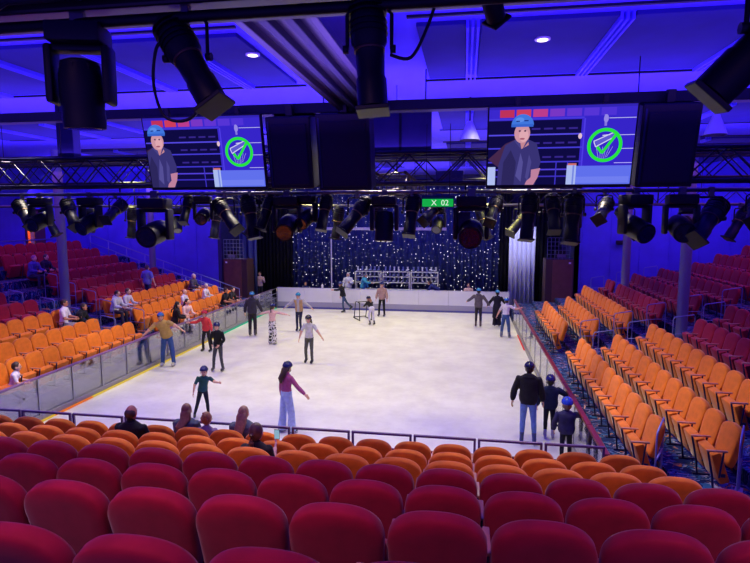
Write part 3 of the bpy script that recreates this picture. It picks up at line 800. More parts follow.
# the topmost rows, too far and dim to tell seat from seat, as one mass
tm = [(SEAT['red'][0], 0), (SEAT['red'][1], 0), (frame_me, 1)]
bm = B()
for s in back_rows:
    M = Matrix.Translation((s[1], s[2], s[3])) @ Matrix.Rotation(s[4], 4, 'Z')
    for me, mi in tm:
        n0 = len(bm.verts); f0 = len(bm.faces)
        bm.from_mesh(me); bm.verts.ensure_lookup_table(); bm.faces.ensure_lookup_table()
        for v in bm.verts[n0:]: v.co = M @ v.co
        for f in bm.faces[f0:]: f.material_index = mi
me = bpy.data.meshes.new('theatre_seating'); bm.to_mesh(me); bm.free(); me.materials.append(M_red); me.materials.append(M_frame)
o = link('theatre_seating', me); o['kind'] = 'stuff'; tag(o, 'dim red seating filling the topmost rows of both side banks', 'seating')

# aisle handrails: bent tube frames at row ends
def loop_mesh():
    bm = B()
    tube(bm, [(-.26, 0, 0), (-.26, 0, .84), (-.23, 0, .90), (.23, 0, .98), (.26, 0, .94), (.26, 0, 0)], .014, 8, up=Vector((0, 1, 0)))
    return mesh('bent_tube', bm, M_bluemetal, smooth=50)
lm = loop_mesh(); 
fm = mesh('foot_plate', bx(-.32, .32, -.05, .05, 0, .02), M_bluemetal)
bars = mesh('cross_bar', (lambda b: (tube(b, [(-.26, 0, .45), (.26, 0, .48)], .012, 6), b)[1])(B()), M_bluemetal)
def aisle_rail(x, y, z, rz, label):
    t = thing('aisle_handrail', label, 'handrail', (x, y, z), rz, 'aisle handrails'); link('bent_tube', lm, t); link('cross_bar', bars, t); link('foot_plate', fm, t)
for i in range(1, 6):
    aisle_rail(RX[i]-.3, R_FAR[i][0]-.12, RZ[i]-HB, 0, f'bent metal aisle handrail at the {ORD[i+1]} row end, right bank beyond the aisle')
    aisle_rail(RX[i]-.3, R_NEAR[i][1]+.16, RZ[i]-HB, 0, f'bent metal aisle handrail at the {ORD[i+1]} row end, right bank before the aisle')
    aisle_rail(LX[i]+.3, L_FAR[i][0]-.14, LZ[i]-HB, PI, f'bent metal aisle handrail at the {ORD[i+1]} row end, left bank beyond the aisle')
    aisle_rail(LX[i]+.3, L_NEAR[i][1]+.16, LZ[i]-HB, PI, f'bent metal aisle handrail at the {ORD[i+1]} row end, left bank before the aisle')
for i in (0, 1):
    aisle_rail(RX[i]-.1, R_NEAR[i][0]-.05, RZ[i]-HB, math.radians(62), f'blue handrail at the stands end of the {ORD[i+1]} row, right bank')
for i in (3, 4, 5):
    aisle_rail(RX[i]-.3, R_FAR[i][1]+.35, RZ[i]-HB, 0, f'bent metal handrail at the far end of the {ORD[i+1]} row, right bank')

# stair rail along the end wall of the left bank
t = thing('stair_rail', 'long sloping blue stair rail down the end wall of the left bank', 'railing', (0, 0, 0))
a, b = Vector((-19.2, 25.9, 4.0)), Vector((-11.1, 25.9, 1.32))
for dz, nm in ((0, 'top_rail'), (-.42, 'mid_rail'), (-.75, 'low_rail')):
    bm = B(); tube(bm, [a+Vector((0, 0, dz)), b+Vector((0, 0, dz))], .028 if dz == 0 else .016, 8); obj(nm, bm, M_bluemetal, t)
for k in range(9):
    p = a.lerp(b, k/8); bm = B(); tube(bm, [p, p-Vector((0, 0, .98))], .02, 8); obj('baluster', bm, M_bluemetal, t)
t = thing('stair_rail', 'lower sloping blue rail on the seat side of the left bank stair', 'railing', (0, 0, 0))
a, b = Vector((-17.0, 24.75, 3.15)), Vector((-10.9, 24.75, 1.3))
for dz, nm in ((0, 'top_rail'), (-.45, 'mid_rail')):
    bm = B(); tube(bm, [a+Vector((0, 0, dz)), b+Vector((0, 0, dz))], .026 if dz == 0 else .016, 8); obj(nm, bm, M_bluemetal, t)
for k in range(6):
    p = a.lerp(b, k/5); bm = B(); tube(bm, [p, p-Vector((0, 0, .9))], .02, 8); obj('baluster', bm, M_bluemetal, t)
t = thing('cross_rail', 'straight blue guard rail above the topmost left rows', 'railing', (0, 0, 0))
for z in (3.85, 3.45): obj('bar', (lambda bm: (tube(bm, [(-19.6, 16, z), (-19.6, 24, z)], .03, 8), bm)[1])(B()), M_bluemetal, t)
for y in range(16, 25, 2): obj('upright', (lambda bm: (tube(bm, [(-19.6, y, 2.85), (-19.6, y, 3.85)], .022, 8), bm)[1])(B()), M_bluemetal, t)

# ------------------------------------------------------------------ seated spectators
def seat_pos(w, fwd=.2):
    s = seat_of[w]
    if w[0] == 'central': return (w[2], s[2]+fwd, s[3])
    sg = -1 if 'right' in w[0] else 1
    return (s[1]+sg*fwd, w[2], s[3])
def sitter(w, label, dx=.35, face=None, **k):
    p = seat_pos(w, dx)
    f = face if face is not None else (0 if w[0] == 'central' else 90)
    k.setdefault('seated', .56)
    return person(label, p, f, **sit(**k))
sitter(occ_want[0], 'balding man in a black t-shirt sitting alone at the left of the central bank', h=1.66, top=(24, 24, 28), sleeve='short', hair='bald', hairc=(64, 46, 40), skin='tan', bulk=.02, voxel=.011, seated=.46)
sitter(occ_want[1], 'woman with long brown hair and a dark hooded jacket in the front row', h=1.58, top=(64, 74, 98), hair='long', hairc=(122, 84, 62), bulk=.04, female=True, voxel=.011, head=(0, 18, 0), lean=10, seated=.47)
sitter(occ_want[2], 'child with tousled light brown hair in the front row', h=1.3, top=(120, 100, 140), hair='curly', hairc=(134, 88, 60), voxel=.011, lean=6, seated=.46)
sitter(occ_want[3], 'woman with long streaked hair and a slate jacket in the front row', h=1.66, top=(74, 80, 100), hair='long', hairc=(142, 108, 86), bulk=.035, female=True, voxel=.011, seated=.48)
pt, T_, hands_ = sitter(occ_want[4], 'woman with a dark ponytail holding up a phone in the orange seats', h=1.52, top=(34, 30, 38), sleeve='short', hair='pony', hairc=(84, 56, 48), female=True, voxel=.011, seated=.43,
    armR=((.05, .5, -.9), (-.15, .85, .45)), armL=((-.3, .3, -.9), (.25, .9, .3)), head=(-6, -6, 0))
wr, f, sx = hands_[1]
pp = T_(wr+f*.12)+Vector((.0, .02, .03))+Vector(pt.location)
ph = thing('phone', 'small phone with a lit screen held by the ponytailed woman', 'phone', pp); 
obj('casing', bx(-.036, .036, 0, .009, -.02, .11, .004), M_blackp, ph); obj('screen', bx(-.032, .032, -.002, .001, -.012, .102), emis('phone_glow', rgb(150, 190, 215), .8), ph)
sitter(occ_want[5], 'child in a white t-shirt leaning by the glass in the left bank front row', legL=((-.14, .6, -.6), (-.02, -.55, -1)), legR=((.14, .6, -.6), (.02, -.55, -1)), h=1.3, top=(228, 218, 230), sleeve='short', bottom=(30, 30, 44), hairc=(60, 42, 36), lean=14, seated=.36, face=60, dx=.34)
sitter(occ_want[6], 'man in a white t-shirt sprawled at an orange row end by the left aisle', h=1.7, top=(222, 216, 226), sleeve='short', bottom=(150, 140, 150), lean=4, hairc=(60, 40, 34), skin='tan', face=70)
person('person in a black jacket leaning beside the white-shirted man at the left aisle', (LX[2]+.42, 15.45, LZ[2]-HB), 75, **sit(h=1.62, top=(28, 28, 36), bottom=(44, 40, 48), lean=30, bulk=.03, seated=.46, skin='tan'))
sitter(occ_want[8], 'person in a grey hooded top at the aisle end, left bank beyond the aisle', h=1.6, top=(206, 204, 214), lean=16, bulk=.03, hood=1, hairc=(50, 40, 40), bottom=(70, 60, 70))
sitter(occ_want[9], 'person in a pale shirt next to the grey hooded one by the left aisle', h=1.62, top=(196, 190, 210), lean=18, bottom=(176, 160, 176), hairc=(92, 64, 50))
sitter(occ_want[10], 'man in a lavender-white shirt low in the orange seats of the left bank', h=1.5, top=(206, 200, 224), sleeve='short', hairc=(120, 84, 70), lean=6, hair='bald')
sitter(occ_want[11], 'dark-clad person looking at a companion, left bank front row beyond the aisle', legL=((-.14, .6, -.6), (-.02, -.55, -1)), legR=((.14, .6, -.6), (.02, -.55, -1)), h=1.6, top=(34, 28, 36), bulk=.02, hairc=(30, 24, 26), lean=12, face=60, hair='long', female=True)
sitter(occ_want[12], 'dark-haired woman in a pink and white top, left bank front row beyond the aisle', legL=((-.14, .6, -.6), (-.02, -.55, -1)), legR=((.14, .6, -.6), (.02, -.55, -1)), h=1.62, top=(214, 176, 180), hair='long', hairc=(36, 26, 28), female=True, lean=14, face=110, bottom=(190, 186, 206))
sitter(occ_want[13], 'pale-haired person in a dark jacket in the third row at the left stair', h=1.66, top=(70, 66, 90), hairc=(196, 184, 190), lean=14, bulk=.03, bottom=(190, 180, 200))
sitter(occ_want[14], 'person in a white top with grey hair in the second row at the left stair', h=1.55, top=(214, 208, 224), hairc=(180, 170, 180), lean=12)
sitter(occ_want[15], 'man in a black t-shirt at the far end of the left front row', legL=((-.14, .6, -.6), (-.02, -.55, -1)), legR=((.14, .6, -.6), (.02, -.55, -1)), h=1.66, top=(30, 28, 36), hairc=(40, 30, 30), lean=18, sleeve='short', skin='tan')
sitter(occ_want[16], 'woman in black crouched at the last seat of the left front row', legL=((-.14, .6, -.6), (-.02, -.55, -1)), legR=((.14, .6, -.6), (.02, -.55, -1)), h=1.6, top=(36, 34, 44), hairc=(50, 36, 34), lean=24, bulk=.02)
person('man in a light blue shirt standing among the red seats with his back turned', (-12.98, 20.9, LZ[3]-HB), 15, 1.6, (110, 116, 196), 'short', (46, 50, 96), 'loose', bulk=.04, hairc=(84, 66, 84), skates=None, armL=((-.45, 0, -1), (-.2, .3, -1)), armR=((.45, 0, -1), (.2, .3, -1)), build=1.08)
for k, (y, c, lb) in enumerate(((18.25, (70, 66, 150), 'person in a bright blue top with pinkish hair high in the left bank'), (18.85, (36, 34, 62), 'person in a dark jacket beside the one with pinkish hair high in the left bank'))):
    person(lb, (LX[6]+.3, y, LZ[6]-HB), 90, **sit(h=1.66, top=c, bulk=.03, lean=14, seated=.56, hairc=(150, 90, 130) if k == 0 else (60, 50, 60)))
# ------------------------------------------------------------------ screens
TILT = math.radians(12)
def screen(x0, x1, z0, z1, y, label, mode):
    w, h = x1-x0, (z1-z0)/math.cos(TILT)
    t = thing('display_screen', label, 'screen', ((x0+x1)/2, y, z0))
    t.rotation_euler = (TILT, 0, 0)
    obj('bezel', bx(-w/2-.02, w/2+.02, .004, .08, -.045, h+.02, .008), M_blackp, t)
    lay = [0]
    bm = B(); mats = []
    def px(c, s=1.0):
        m = emis('px_%d_%d_%d' % c, rgb(*c), 1.0)
        if m not in mats: mats.append(m)
        return mats.index(m)
    def poly(pts, c):
        lay[0] += 1
        vs = [bm.verts.new(((u-.5)*w, .003-.00012*lay[0], v*h)) for u, v in pts]
        f = bm.faces.new(vs); f.material_index = px(c)
    def rect(a, b, u, v, c): poly([(a, u), (b, u), (b, v), (a, v)], c)
    def ell(cx, cy, rx, ry, c, a0=0, a1=360, n=28): poly([(cx+rx*math.cos(math.radians(a0+(a1-a0)*k/n)), cy+ry*math.sin(math.radians(a0+(a1-a0)*k/n))) for k in range(n)], c)
    def line(a, b, t_, c):
        dx, dy = (b[0]-a[0])*w, (b[1]-a[1])*h; L = math.hypot(dx, dy); nx, ny = -dy/L*t_/2, dx/L*t_/2
        poly([(a[0]+nx/w, a[1]+ny/h), (b[0]+nx/w, b[1]+ny/h), (b[0]-nx/w, b[1]-ny/h), (a[0]-nx/w, a[1]-ny/h)], c)
    rect(0, 1, 0, 1, (58, 40, 205))
    rect(0, 1, .97, 1, (50, 36, 180))
    for k, c in enumerate(((190, 50, 90), (205, 62, 92), (188, 60, 140), (120, 54, 196), (96, 52, 210), (86, 52, 214), (78, 50, 214))):
        rect(.075+.115*k, .075+.115*k+.1, .87, .965, c)
    rect(0, .64, .0, .83, (14, 10, 66))
    for z, c in ((.84, (70, 56, 220)), (.64, (86, 74, 232)), (.47, (70, 60, 220)), (.29, (64, 54, 210)), (.19, (84, 66, 226)), (.1, (60, 46, 190))):
        rect(.0, .655, z, z+.018, c)
    for z in (.71, .53, .35):
        for k in range(4): rect(.3+.085*k, .36+.085*k, z, z+.022, (54, 38, 140))
    for x in (.48, .56): rect(x, x+.008, 0, .3, (62, 50, 200))
    rect(.66, 1, .22, .86, (54, 36, 200)); rect(.655, .665, .22, .84, (78, 60, 228))
    for z, a in ((.83, .82), (.62, .86), (.45, .9), (.27, .88)): rect(a, 1, z, z+.008, (190, 186, 240))
    rect(.62, 1, 0, .24, (96, 112, 236)); rect(.625, .99, .02, .1, (112, 126, 240))
    rect(.56, .625, 0, .25, (170, 186, 240)); rect(.6, .612, 0, .25, (120, 136, 226)); rect(.565, .625, .25, .275, (206, 110, 110))
    rect(0.0, .055, 0, .24, (176, 190, 240))
    ell(.635, .62, .013, .035, (226, 190, 210))
    dx = 0 if mode == 0 else -.13
    # man in a polo shirt and helmet
    def sh(pts): return [(max(0, u+dx), v) for u, v in pts]
    poly(sh([(.0, .34), (.05, .42), (.12, .54), (.2, .60), (.2, .3), (.07, .24)]), (70, 40, 76))
    poly(sh([(.07, 0), (.075, .26), (.12, .52), (.2, .6), (.27, .6), (.34, .54), (.375, .3), (.36, .2), (.34, 0)]), (56, 50, 116))
    poly(sh([(.1, .0), (.11, .3), (.16, .46), (.2, .3), (.19, 0)]), (44, 38, 92))
    poly(sh([(.2, .12), (.23, .42), (.25, .3), (.24, .04)]), (84, 78, 150)); poly(sh([(.27, .1), (.29, .4), (.31, .3), (.29, .05)]), (74, 68, 138))
    poly(sh([(.31, .2), (.375, .22), (.36, .1), (.33, 0), (.27, 0), (.28, .05), (.31, .1)]), (190, 128, 158))
    poly(sh([(.2, .62), (.235, .47), (.285, .52), (.275, .64)]), (196, 134, 146))
    poly(sh([(.18, .58), (.235, .46), (.22, .6)]), (70, 64, 134)); poly(sh([(.29, .58), (.24, .46), (.275, .6)]), (66, 60, 128))
    hx = .235+dx
    ell(hx, .67, .055, .125, (206, 148, 164)); ell(hx+.012, .64, .032, .08, (224, 168, 178))
    for k in (-.018, .02): ell(hx+k, .7, .008, .012, (92, 60, 90))
    ell(hx+.002, .6, .018, .012, (164, 90, 110))
    ell(hx, .77, .078, .14, (64, 118, 222), 0, 180); rect(hx-.078, hx+.075, .75, .785, (52, 100, 206))
    ell(hx-.02, .84, .03, .03, (92, 142, 234)); rect(hx-.045, hx-.02, .815, .83, (30, 50, 130)); rect(hx+.01, hx+.04, .82, .835, (30, 50, 130))
    # ring with tick over a drawing of a skate
    cx, cy = .805, .5; ry = w/h
    for k in range(6): line((cx-.03+.01*k, cy-.2+.01*k), (cx-.055+.022*k, cy-.02), .004, (186, 186, 238))
    poly([(cx-.07, cy+.06), (cx+.05, cy+.16), (cx+.08, cy+.13), (cx-.05, cy-.02)], (96, 88, 206))
    for a, b in (((-.075, .05), (.06, .16)), ((-.06, -.02), (.08, .12)), ((-.075, .05), (-.06, -.02)), ((-.02, .12), (.03, .13))): line((cx+a[0], cy+a[1]), (cx+b[0], cy+b[1]), .012, (214, 212, 244))
    line((cx-.005, cy+.24), (cx-.01, cy+.38), .03, (134, 118, 224)); ell(cx-.005, cy+.33, .016, .05, (150, 136, 230))
    n = 40
    for k in range(n):
        a, b = 2*PI*k/n, 2*PI*(k+1)/n
        lay[0] = 90
        poly([(cx+r_*math.cos(q), cy+r_*ry*math.sin(q)) for r_, q in ((.118, a), (.118, b), (.095, b), (.095, a))], (40, 226, 62))
    line((cx-.05, cy-.02), (cx-.012, cy-.1), .035, (40, 226, 62)); line((cx-.015, cy-.1), (cx+.075, cy+.14), .035, (40, 226, 62))
    me = mesh('picture', bm, mats); link('picture', me, t)
    for x in (-w*.3, w*.3): obj('bracket', bx(x-.03, x+.03, .07, .13, h*.3, h+.12, .005), M_black, t)
    return t
screen(.29, 2.11, 5.33, 6.31, 7.72, 'lit display screen on the right showing a man in a blue helmet', 0)
screen(-4.63, -2.86, 5.34, 6.31, 7.72, 'lit display screen on the left showing a man in a blue helmet', 1)
screen(-9.1, -7.32, 5.34, 6.31, 7.72, 'lit display screen cut off at the left edge', 0)

def speaker(x0, x1, z0, z1, y, label):
    w, h = x1-x0, z1-z0
    t = thing('loudspeaker', label, 'loudspeaker', ((x0+x1)/2, y, z0), 0, 'black loudspeakers beside the screens'); t.rotation_euler = (TILT, 0, 0)
    obj('cabinet', bx(-w/2, w/2, 0, .42, 0, h, .02), M_blackp, t)
    obj('grille', bx(-w/2+.07, w/2-.05, -.018, .004, .06, h-.1, .012), mat('speaker_cloth', rgb(24, 24, 40), .7, bump=(300, .4)), t)
    obj('edge_trim', bx(-w/2+.03, -w/2+.05, -.01, .002, .04, h-.06), M_frame, t)
    obj('hanging_bracket', bx(-.05, .05, .1, .2, h, h+.16, .01), M_black, t)
speaker(-2.78, -2.14, 5.30, 6.30, 7.72, 'black loudspeaker touching the left display screen')
speaker(-2.05, -1.30, 5.27, 6.32, 7.70, 'wide black loudspeaker hanging by the ceiling duct')
speaker(2.17, 2.86, 5.28, 6.32, 7.70, 'black loudspeaker tilted beside the right display screen')

# ------------------------------------------------------------------ trusses
def truss(a, b, w, h, label, n, hang=None, m=M_alu):
    a, b = Vector(a), Vector(b); d = (b-a).normalized(); L = (b-a).length
    sd = Vector((0, 0, 1)).cross(d).normalized()
    t = thing('lighting_truss', label, 'truss', a)
    cs = []
    for s1 in (-1, 1):
        for s2 in (0, 1):
            o = sd*(s1*w/2)+Vector((0, 0, h*s2)); cs.append(o)
            bm = B(); tube(bm, [o, o+d*L], .026, 8); obj('chord', bm, m, t)
    for nm, (o1, o2) in (('front_lattice', (cs[0], cs[1])), ('back_lattice', (cs[2], cs[3])), ('top_lattice', (cs[1], cs[3])), ('bottom_lattice', (cs[0], cs[2]))):
        bm = B()
        for k in range(n):
            p, q = d*(L*k/n), d*(L*(k+1)/n); mdl = (p+q)/2
            tube(bm, [o1+p, o2+mdl], .013, 6); tube(bm, [o2+mdl, o1+q], .013, 6)
        obj(nm, bm, m, t)
    if hang:
        for k in hang:
            bm = B(); tube(bm, [d*(L*k)+Vector((0, 0, h)), d*(L*k)+Vector((0, 0, 7.2-a.z))], .008, 6); obj('hanger', bm, M_black, t)
    return t
truss((-14, 8.75, 5.42), (9.5, 8.75, 5.42), .42, .46, 'long lighting truss right behind the display screens', 26, (.1, .3, .5, .7, .9))
truss((-14, 12.6, 5.72), (9.5, 12.6, 5.72), .42, .46, 'lighting truss farther back across the rink', 26, (.1, .3, .5, .7, .9))
truss((-14, 18.5, 5.3), (9.5, 18.5, 5.3), .42, .46, 'rearmost lighting truss before the star drape', 26, (.1, .3, .5, .7, .9))
truss((-1.22, 9.0, 5.36), (-1.22, 18.1, 5.3), .5, .26, 'short truss running lengthwise over the rink', 12, (.1, .5, .95), M_duct)
def pipe(x0, x1, y, z, label, r=.03, m=M_clamp, hangs=()):
    t = thing('lighting_pipe', label, 'pipe', (x0, y, z))
    bm = B(); tube(bm, [(0, 0, 0), (x1-x0, 0, 0)], r, 10); obj('tube', bm, m, t)
    for k in hangs:
        bm = B(); tube(bm, [(k-x0, 0, 0), (k-x0, 0, (5.44 if y < 10 else 5.74)-z)], .014, 6); obj('drop_arm', bm, M_black, t)
pipe(-13, 9, 8.95, 5.3, 'grey hanging pipe with the stage lights under the screens', .03, M_clamp, (-12, -9, -6, -3, 0, 3, 6, 8.5))
pipe(-13, 9, 12.5, 5.16, 'second hanging pipe with small stage lights over the rink', .03, M_clamp, (-12, -8, -4, 0, 4, 8))
pipe(-13, 8, 3.42, 6.16, 'near black lighting pipe under the ceiling beam', .035, M_black)
pipe(-13, 8, 3.30, 6.28, 'thin cable pipe running above the near lighting pipe', .025, M_cable)
# drop light bars (pale) seen above the drape
t = thing('light_ledge', 'pale horizontal ledge bar hanging before the star drape', 'bar', (-5.5, 20, 4.42)); obj('bar', bx(0, 4.85, 0, .1, 0, .1, .01), mat('pale_bar', rgb(206, 204, 228), .4), t)
for x in (.3, 2.4, 4.5): obj('hanger', bx(x-.01, x+.01, .04, .06, .1, 1.2), M_black, t)
t = thing('baffle_panel', 'plain navy panel hanging between the duct and the right screen', 'panel', (-1.05, 9.0, 5.95)); obj('board', bx(-.5, .5, 0, .06, 0, .72, .01), M_navy, t); obj('edge_trim', bx(-.02, .02, -.01, 0, 0, .72), M_dark, t)
for x in (-.4, .4): obj('hanger', bx(x-.01, x+.01, .02, .04, .72, 1.27), M_black, t)
t = thing('drop_box', 'square navy drop column hanging above the left truss', 'panel', (-6.98, 9.0, 5.9)); obj('casing', bx(-.16, .16, -.1, .1, 0, 1.3, .01), M_navy, t); obj('foot_flange', bx(-.2, .2, -.14, .14, -.02, 0.02), M_dark, t)
t = thing('control_box', 'grey two-socket control box hung on the middle truss', 'box', (-.35, 12.3, 5.62)); obj('casing', bx(-.3, .3, -.06, .06, 0, .28, .02), M_navy, t)
for x in (.08, .2): obj('socket', (lambda b: (lathe(b, [(.045, 0), (.045, .03)], 14, Matrix.Translation((x, -.06, .15)) @ Matrix.Rotation(PI/2, 4, 'X')), b)[1])(B()), M_frame, t)
for x, y, lb in ((.06, 11.2, 'conical pendant speaker hanging between duct and right screen'), (4.5, 11.2, 'conical pendant speaker hanging at the far right of the ceiling')):
    t = thing('pendant_speaker', lb, 'speaker', (x, y, 6.4))
    bm = B(); lathe(bm, [(.2, 0), (.17, .08), (.08, .3), (.06, .36)], 20); obj('cone', bm, mat('pendant_grey', rgb(150, 150, 170), .5), t, smooth=60)
    bm = B(); tube(bm, [(0, 0, .36), (0, 0, .82)], .02, 8); obj('stem', bm, M_frame, t)
    bm = B(); lathe(bm, [(.19, -.005), (.19, .004)], 20); obj('grille', bm, M_dark, t)
# green exit sign hung from the truss
t = thing('exit_sign', 'green lit exit sign with white lettering hanging under the truss', 'sign', (-.41, 8.4, 5.055)); t.scale = (.58, .58, .58)
obj('panel', bx(-.4, .4, 0, .05, 0, .2, .008), emis('sign_green', rgb(22, 176, 76), .9), t)
cu = bpy.data.curves.new('lettering', 'FONT'); cu.body = 'X  02'; cu.size = .2; cu.align_x = 'CENTER'; cu.extrude = .002
to = link('tmp', cu); dg = bpy.context.evaluated_depsgraph_get(); dg.update(); lme = bpy.data.meshes.new_from_object(to.evaluated_get(dg)); bpy.data.objects.remove(to)
lme.materials.clear(); lme.materials.append(emis('sign_white', rgb(214, 240, 224), 1.0)); k = link('lettering', lme, t, (.06, -.004, .032), (PI/2, 0, 0))
obj('backplate', bx(-.42, .42, .05, .07, -.02, .3, .01), M_navy, t)
for x in (-.3, .3): obj('hanger', bx(x-.008, x+.008, .05, .066, .3, 2.1), M_black, t)
# recessed downlights
for x, y, lb in ((-3.02, 7.75, 'small lit downlight in the ceiling left of the duct'), (.95, 7.7, 'small lit downlight in the ceiling above the right screen')):
    t = thing('downlight', lb, 'downlight', (x, y, H_C))
    bm = B(); lathe(bm, [(.1, -.02), (.1, .01), (.07, .01), (.07, -.02)], 20); obj('ring', bm, M_white, t)
    bm = B(); lathe(bm, [(.068, -.026), (.068, -.021)], 20); obj('lamp', bm, emis('downlight_glow', rgb(255, 240, 205), 3), t)

# ------------------------------------------------------------------ stage lights
def place(t, pan): t.rotation_euler = (0, 0, pan)
def moving_head():
    """base box with clamps on top, yoke arms, barrel pointing down when tilt is 0"""
    bm = B(); box(bm, -.19, .19, -.14, .14, -.2, -.06, .02); base = mesh('base', bm, M_blackp, smooth=40)
    bm = B()
    box(bm, -.05, .05, -.03, .03, -.07, .04, .006)
    clamp = mesh('clamp', bm, M_clamp)
    bm = B()
    box(bm, -.2, .2, -.06, .06, -.25, -.2, .015)
    for x in (-.2, .2): box(bm, x-.03, x+.03, -.085, .085, -.62, -.2, .025)
    yoke = mesh('yoke', bm, M_blackp, smooth=40)
    bm = B(); lathe(bm, [(.08, .22), (.13, .2), (.15, .1), (.155, -.05), (.145, -.12), (.15, -.2), (.145, -.27), (.12, -.27)], 22)
    for k in range(8):
        a = 2*PI*k/8; box(bm, .13*math.cos(a)-.01, .13*math.cos(a)+.01, .13*math.sin(a)-.01, .13*math.sin(a)+.01, -.02, .18, .004)
    head = mesh('head', bm, M_black, smooth=40)
    bm = B(); lathe(bm, [(.118, -.275), (.118, -.262)], 22); lens = mesh('lens', bm, M_lens)
    return base, clamp, yoke, head, lens
def profile_spot():
    bm = B(); box(bm, -.03, .03, -.03, .03, -.09, .04, .008); clamp = mesh('clamp', bm, M_clamp)
    bm = B(); tube(bm, [(-.16, 0, -.36), (-.16, 0, -.12), (-.13, 0, -.09), (.13, 0, -.09), (.16, 0, -.12), (.16, 0, -.36)], .014, 8, up=Vector((0, 1, 0))); yoke = mesh('yoke', bm, M_black, smooth=50)
    bm = B(); lathe(bm, [(.06, .36), (.1, .34), (.115, .26), (.13, .2), (.13, .04), (.105, 0), (.1, -.2), (.11, -.22), (.11, -.42), (.09, -.42)], 20)
    for z in (.1, .14, .18, .24, .28): lathe(bm, [(.14, z), (.14, z+.012)], 20)
    barrel = mesh('barrel', bm, M_black, smooth=40)
    bm = B(); lathe(bm, [(.088, -.425), (.088, -.41)], 20); lens = mesh('lens', bm, M_lens)
    bm = B()
    box(bm, -.118, .118, -.118, .118, -.46, -.43, .006); frame = mesh('colour_frame', bm, M_blackp)
    bm = B(); lathe(bm, [(.112, -.02), (.112, .0)], 20); band = mesh('band', bm, mat('brass_band', rgb(130, 104, 72), .4, .7))
    bm = B(); tube(bm, [(-.02, 0, 0), (.02, 0, 0)], .03, 8)
    knob = mesh('tilt_knob', bm, M_blackp)
    return clamp, yoke, barrel, lens, frame, band, knob
MH, PS = moving_head(), profile_spot()
def add_mh(loc, label, pan=0, tilt=0, s=1., group='stage lights on the long pipe'):
    t = thing('moving_light', label, 'stage light', loc, pan, group); t.scale = (s, s, s)
    base, clamp, yoke, head, lens = MH
    link('base', base, t); link('clamp', clamp, t); link('yoke', yoke, t)
    h = link('head', head, t, (0, 0, -.52), (tilt, 0, 0)); link('lens', lens, h)
    return t
def add_ps(loc, label, pan=0, tilt=0, s=1., group='stage lights on the long pipe', cable=None, roll=0):
    t = thing('profile_spotlight', label, 'stage light', loc, pan, group); t.scale = (s, s, s)
    clamp, yoke, barrel, lens, frame, band, knob = PS
    link('clamp', clamp, t); link('yoke', yoke, t); link('tilt_knob', knob, t, (-.17, 0, -.36)); link('tilt_knob', knob, t, (.17, 0, -.36))
    h = link('barrel', barrel, t, (0, 0, -.36), (tilt, roll, 0)); link('lens', lens, h); link('colour_frame', frame, h); link('band', band, h)
    if cable:
        bm = B(); pts = [Vector(p) for p in cable]; out = []
        for i in range(len(pts)-1):
            p0, p1, p2, p3 = pts[max(i-1, 0)], pts[i], pts[i+1], pts[min(i+2, len(pts)-1)]
            for k in range(6):
                q = k/6; out.append(.5*((2*p1)+(p2-p0)*q+(2*p0-5*p1+4*p2-p3)*q*q+(3*p1-p0-3*p2+p3)*q**3))
        out.append(pts[-1]); tube(bm, out, .011/s, 6); obj('cable', bm, M_cable, t)
    return t
G = 'big stage lights on the near pipe'
add_mh((-2.53, 3.42, 6.2), 'large black moving stage light hanging straight down at the left', .25, math.radians(4), .90, G)
add_ps((-1.77, 3.42, 6.22), 'large black profile spotlight with a looping cable, tilted down by the left screen', 0, math.radians(-10), .86, G, [(-.15, 0, -.2), (-.22, -.05, -.3), (-.27, -.02, -.55), (-.2, 0, -.78), (.0, 0, -.8), (.14, 0, -.62), (.16, 0, -.45)], roll=math.radians(-33))
add_ps((-.59, 3.42, 6.21), 'large black profile spotlight pointing straight down by the ceiling duct', .1, math.radians(-6), .84, G, [(.15, 0, -.4), (.3, 0, -.42), (.42, 0, -.2), (.5, 0, .05)], roll=math.radians(-4))
add_ps((1.66, 3.42, 6.3), 'large black profile spotlight slanting down to the left above the right screen', 0, math.radians(10), 1.05, G, roll=math.radians(42))
add_ps((.1, 3.42, 6.44), 'small dark spotlight just showing at the top edge of the view', .3, math.radians(40), .55, G, [(.1, 0, -.2), (.3, 0, -.3), (.5, 0, .1)], roll=math.radians(-40))
# the row of lights under the screens: place across the hall, kind, pan, tilt, roll, scale
rowA = [(-8.75, 'm', .3, 60, 0, .8), (-7.95, 'p', .4, -40, -40, .8), (-7.6, 'm', 0, 70, 0, .8), (-7.0, 'p', .3, -40, -35, .8), (-6.6, 'm', -.2, 65, 0, .85), (-6.1, 'p', 0, -60, 0, .7), (-5.35, 'm', .05, 78, 0, 1.15),
        (-4.75, 'p', 0, -30, 0, .6), (-4.45, 'm', .2, 70, 0, .65), (-4.05, 'p', .3, -35, -38, .85), (-3.6, 'p', .1, -10, -12, .85), (-3.3, 'p', 0, -20, 15, .7), (-2.95, 'm', .1, 68, 0, .95), (-2.6, 'm', -.3, 60, 0, .7), (-2.3, 'p', .2, -15, 10, .7),
        (-1.75, 'p', 0, -30, 35, .85), (-1.3, 'm', 0, 8, 0, .9), (-.85, 'p', 0, -20, 5, .8), (-.5, 'p', .2, -40, 45, .7), (.1, 'm', -.05, 76, 0, 1.1), (.45, 'p', 0, -50, 20, .7), (.98, 'p', .1, -12, 6, .85), (1.35, 'p', 0, -30, 0, .75), (1.65, 'p', .1, -14, 8, .9),
        (2.1, 'p', .2, -45, 50, .7), (2.55, 'm', .4, 70, 0, .95), (3.2, 'm', -.1, 74, 0, .95), (3.6, 'p', 0, -35, 44, 1.05), (4.2, 'p', .2, -45, 50, .75), (4.55, 'm', 0, 60, 0, .6), (5.1, 'p', .1, -30, 35, .8)]
nm_ = nr_ = 0
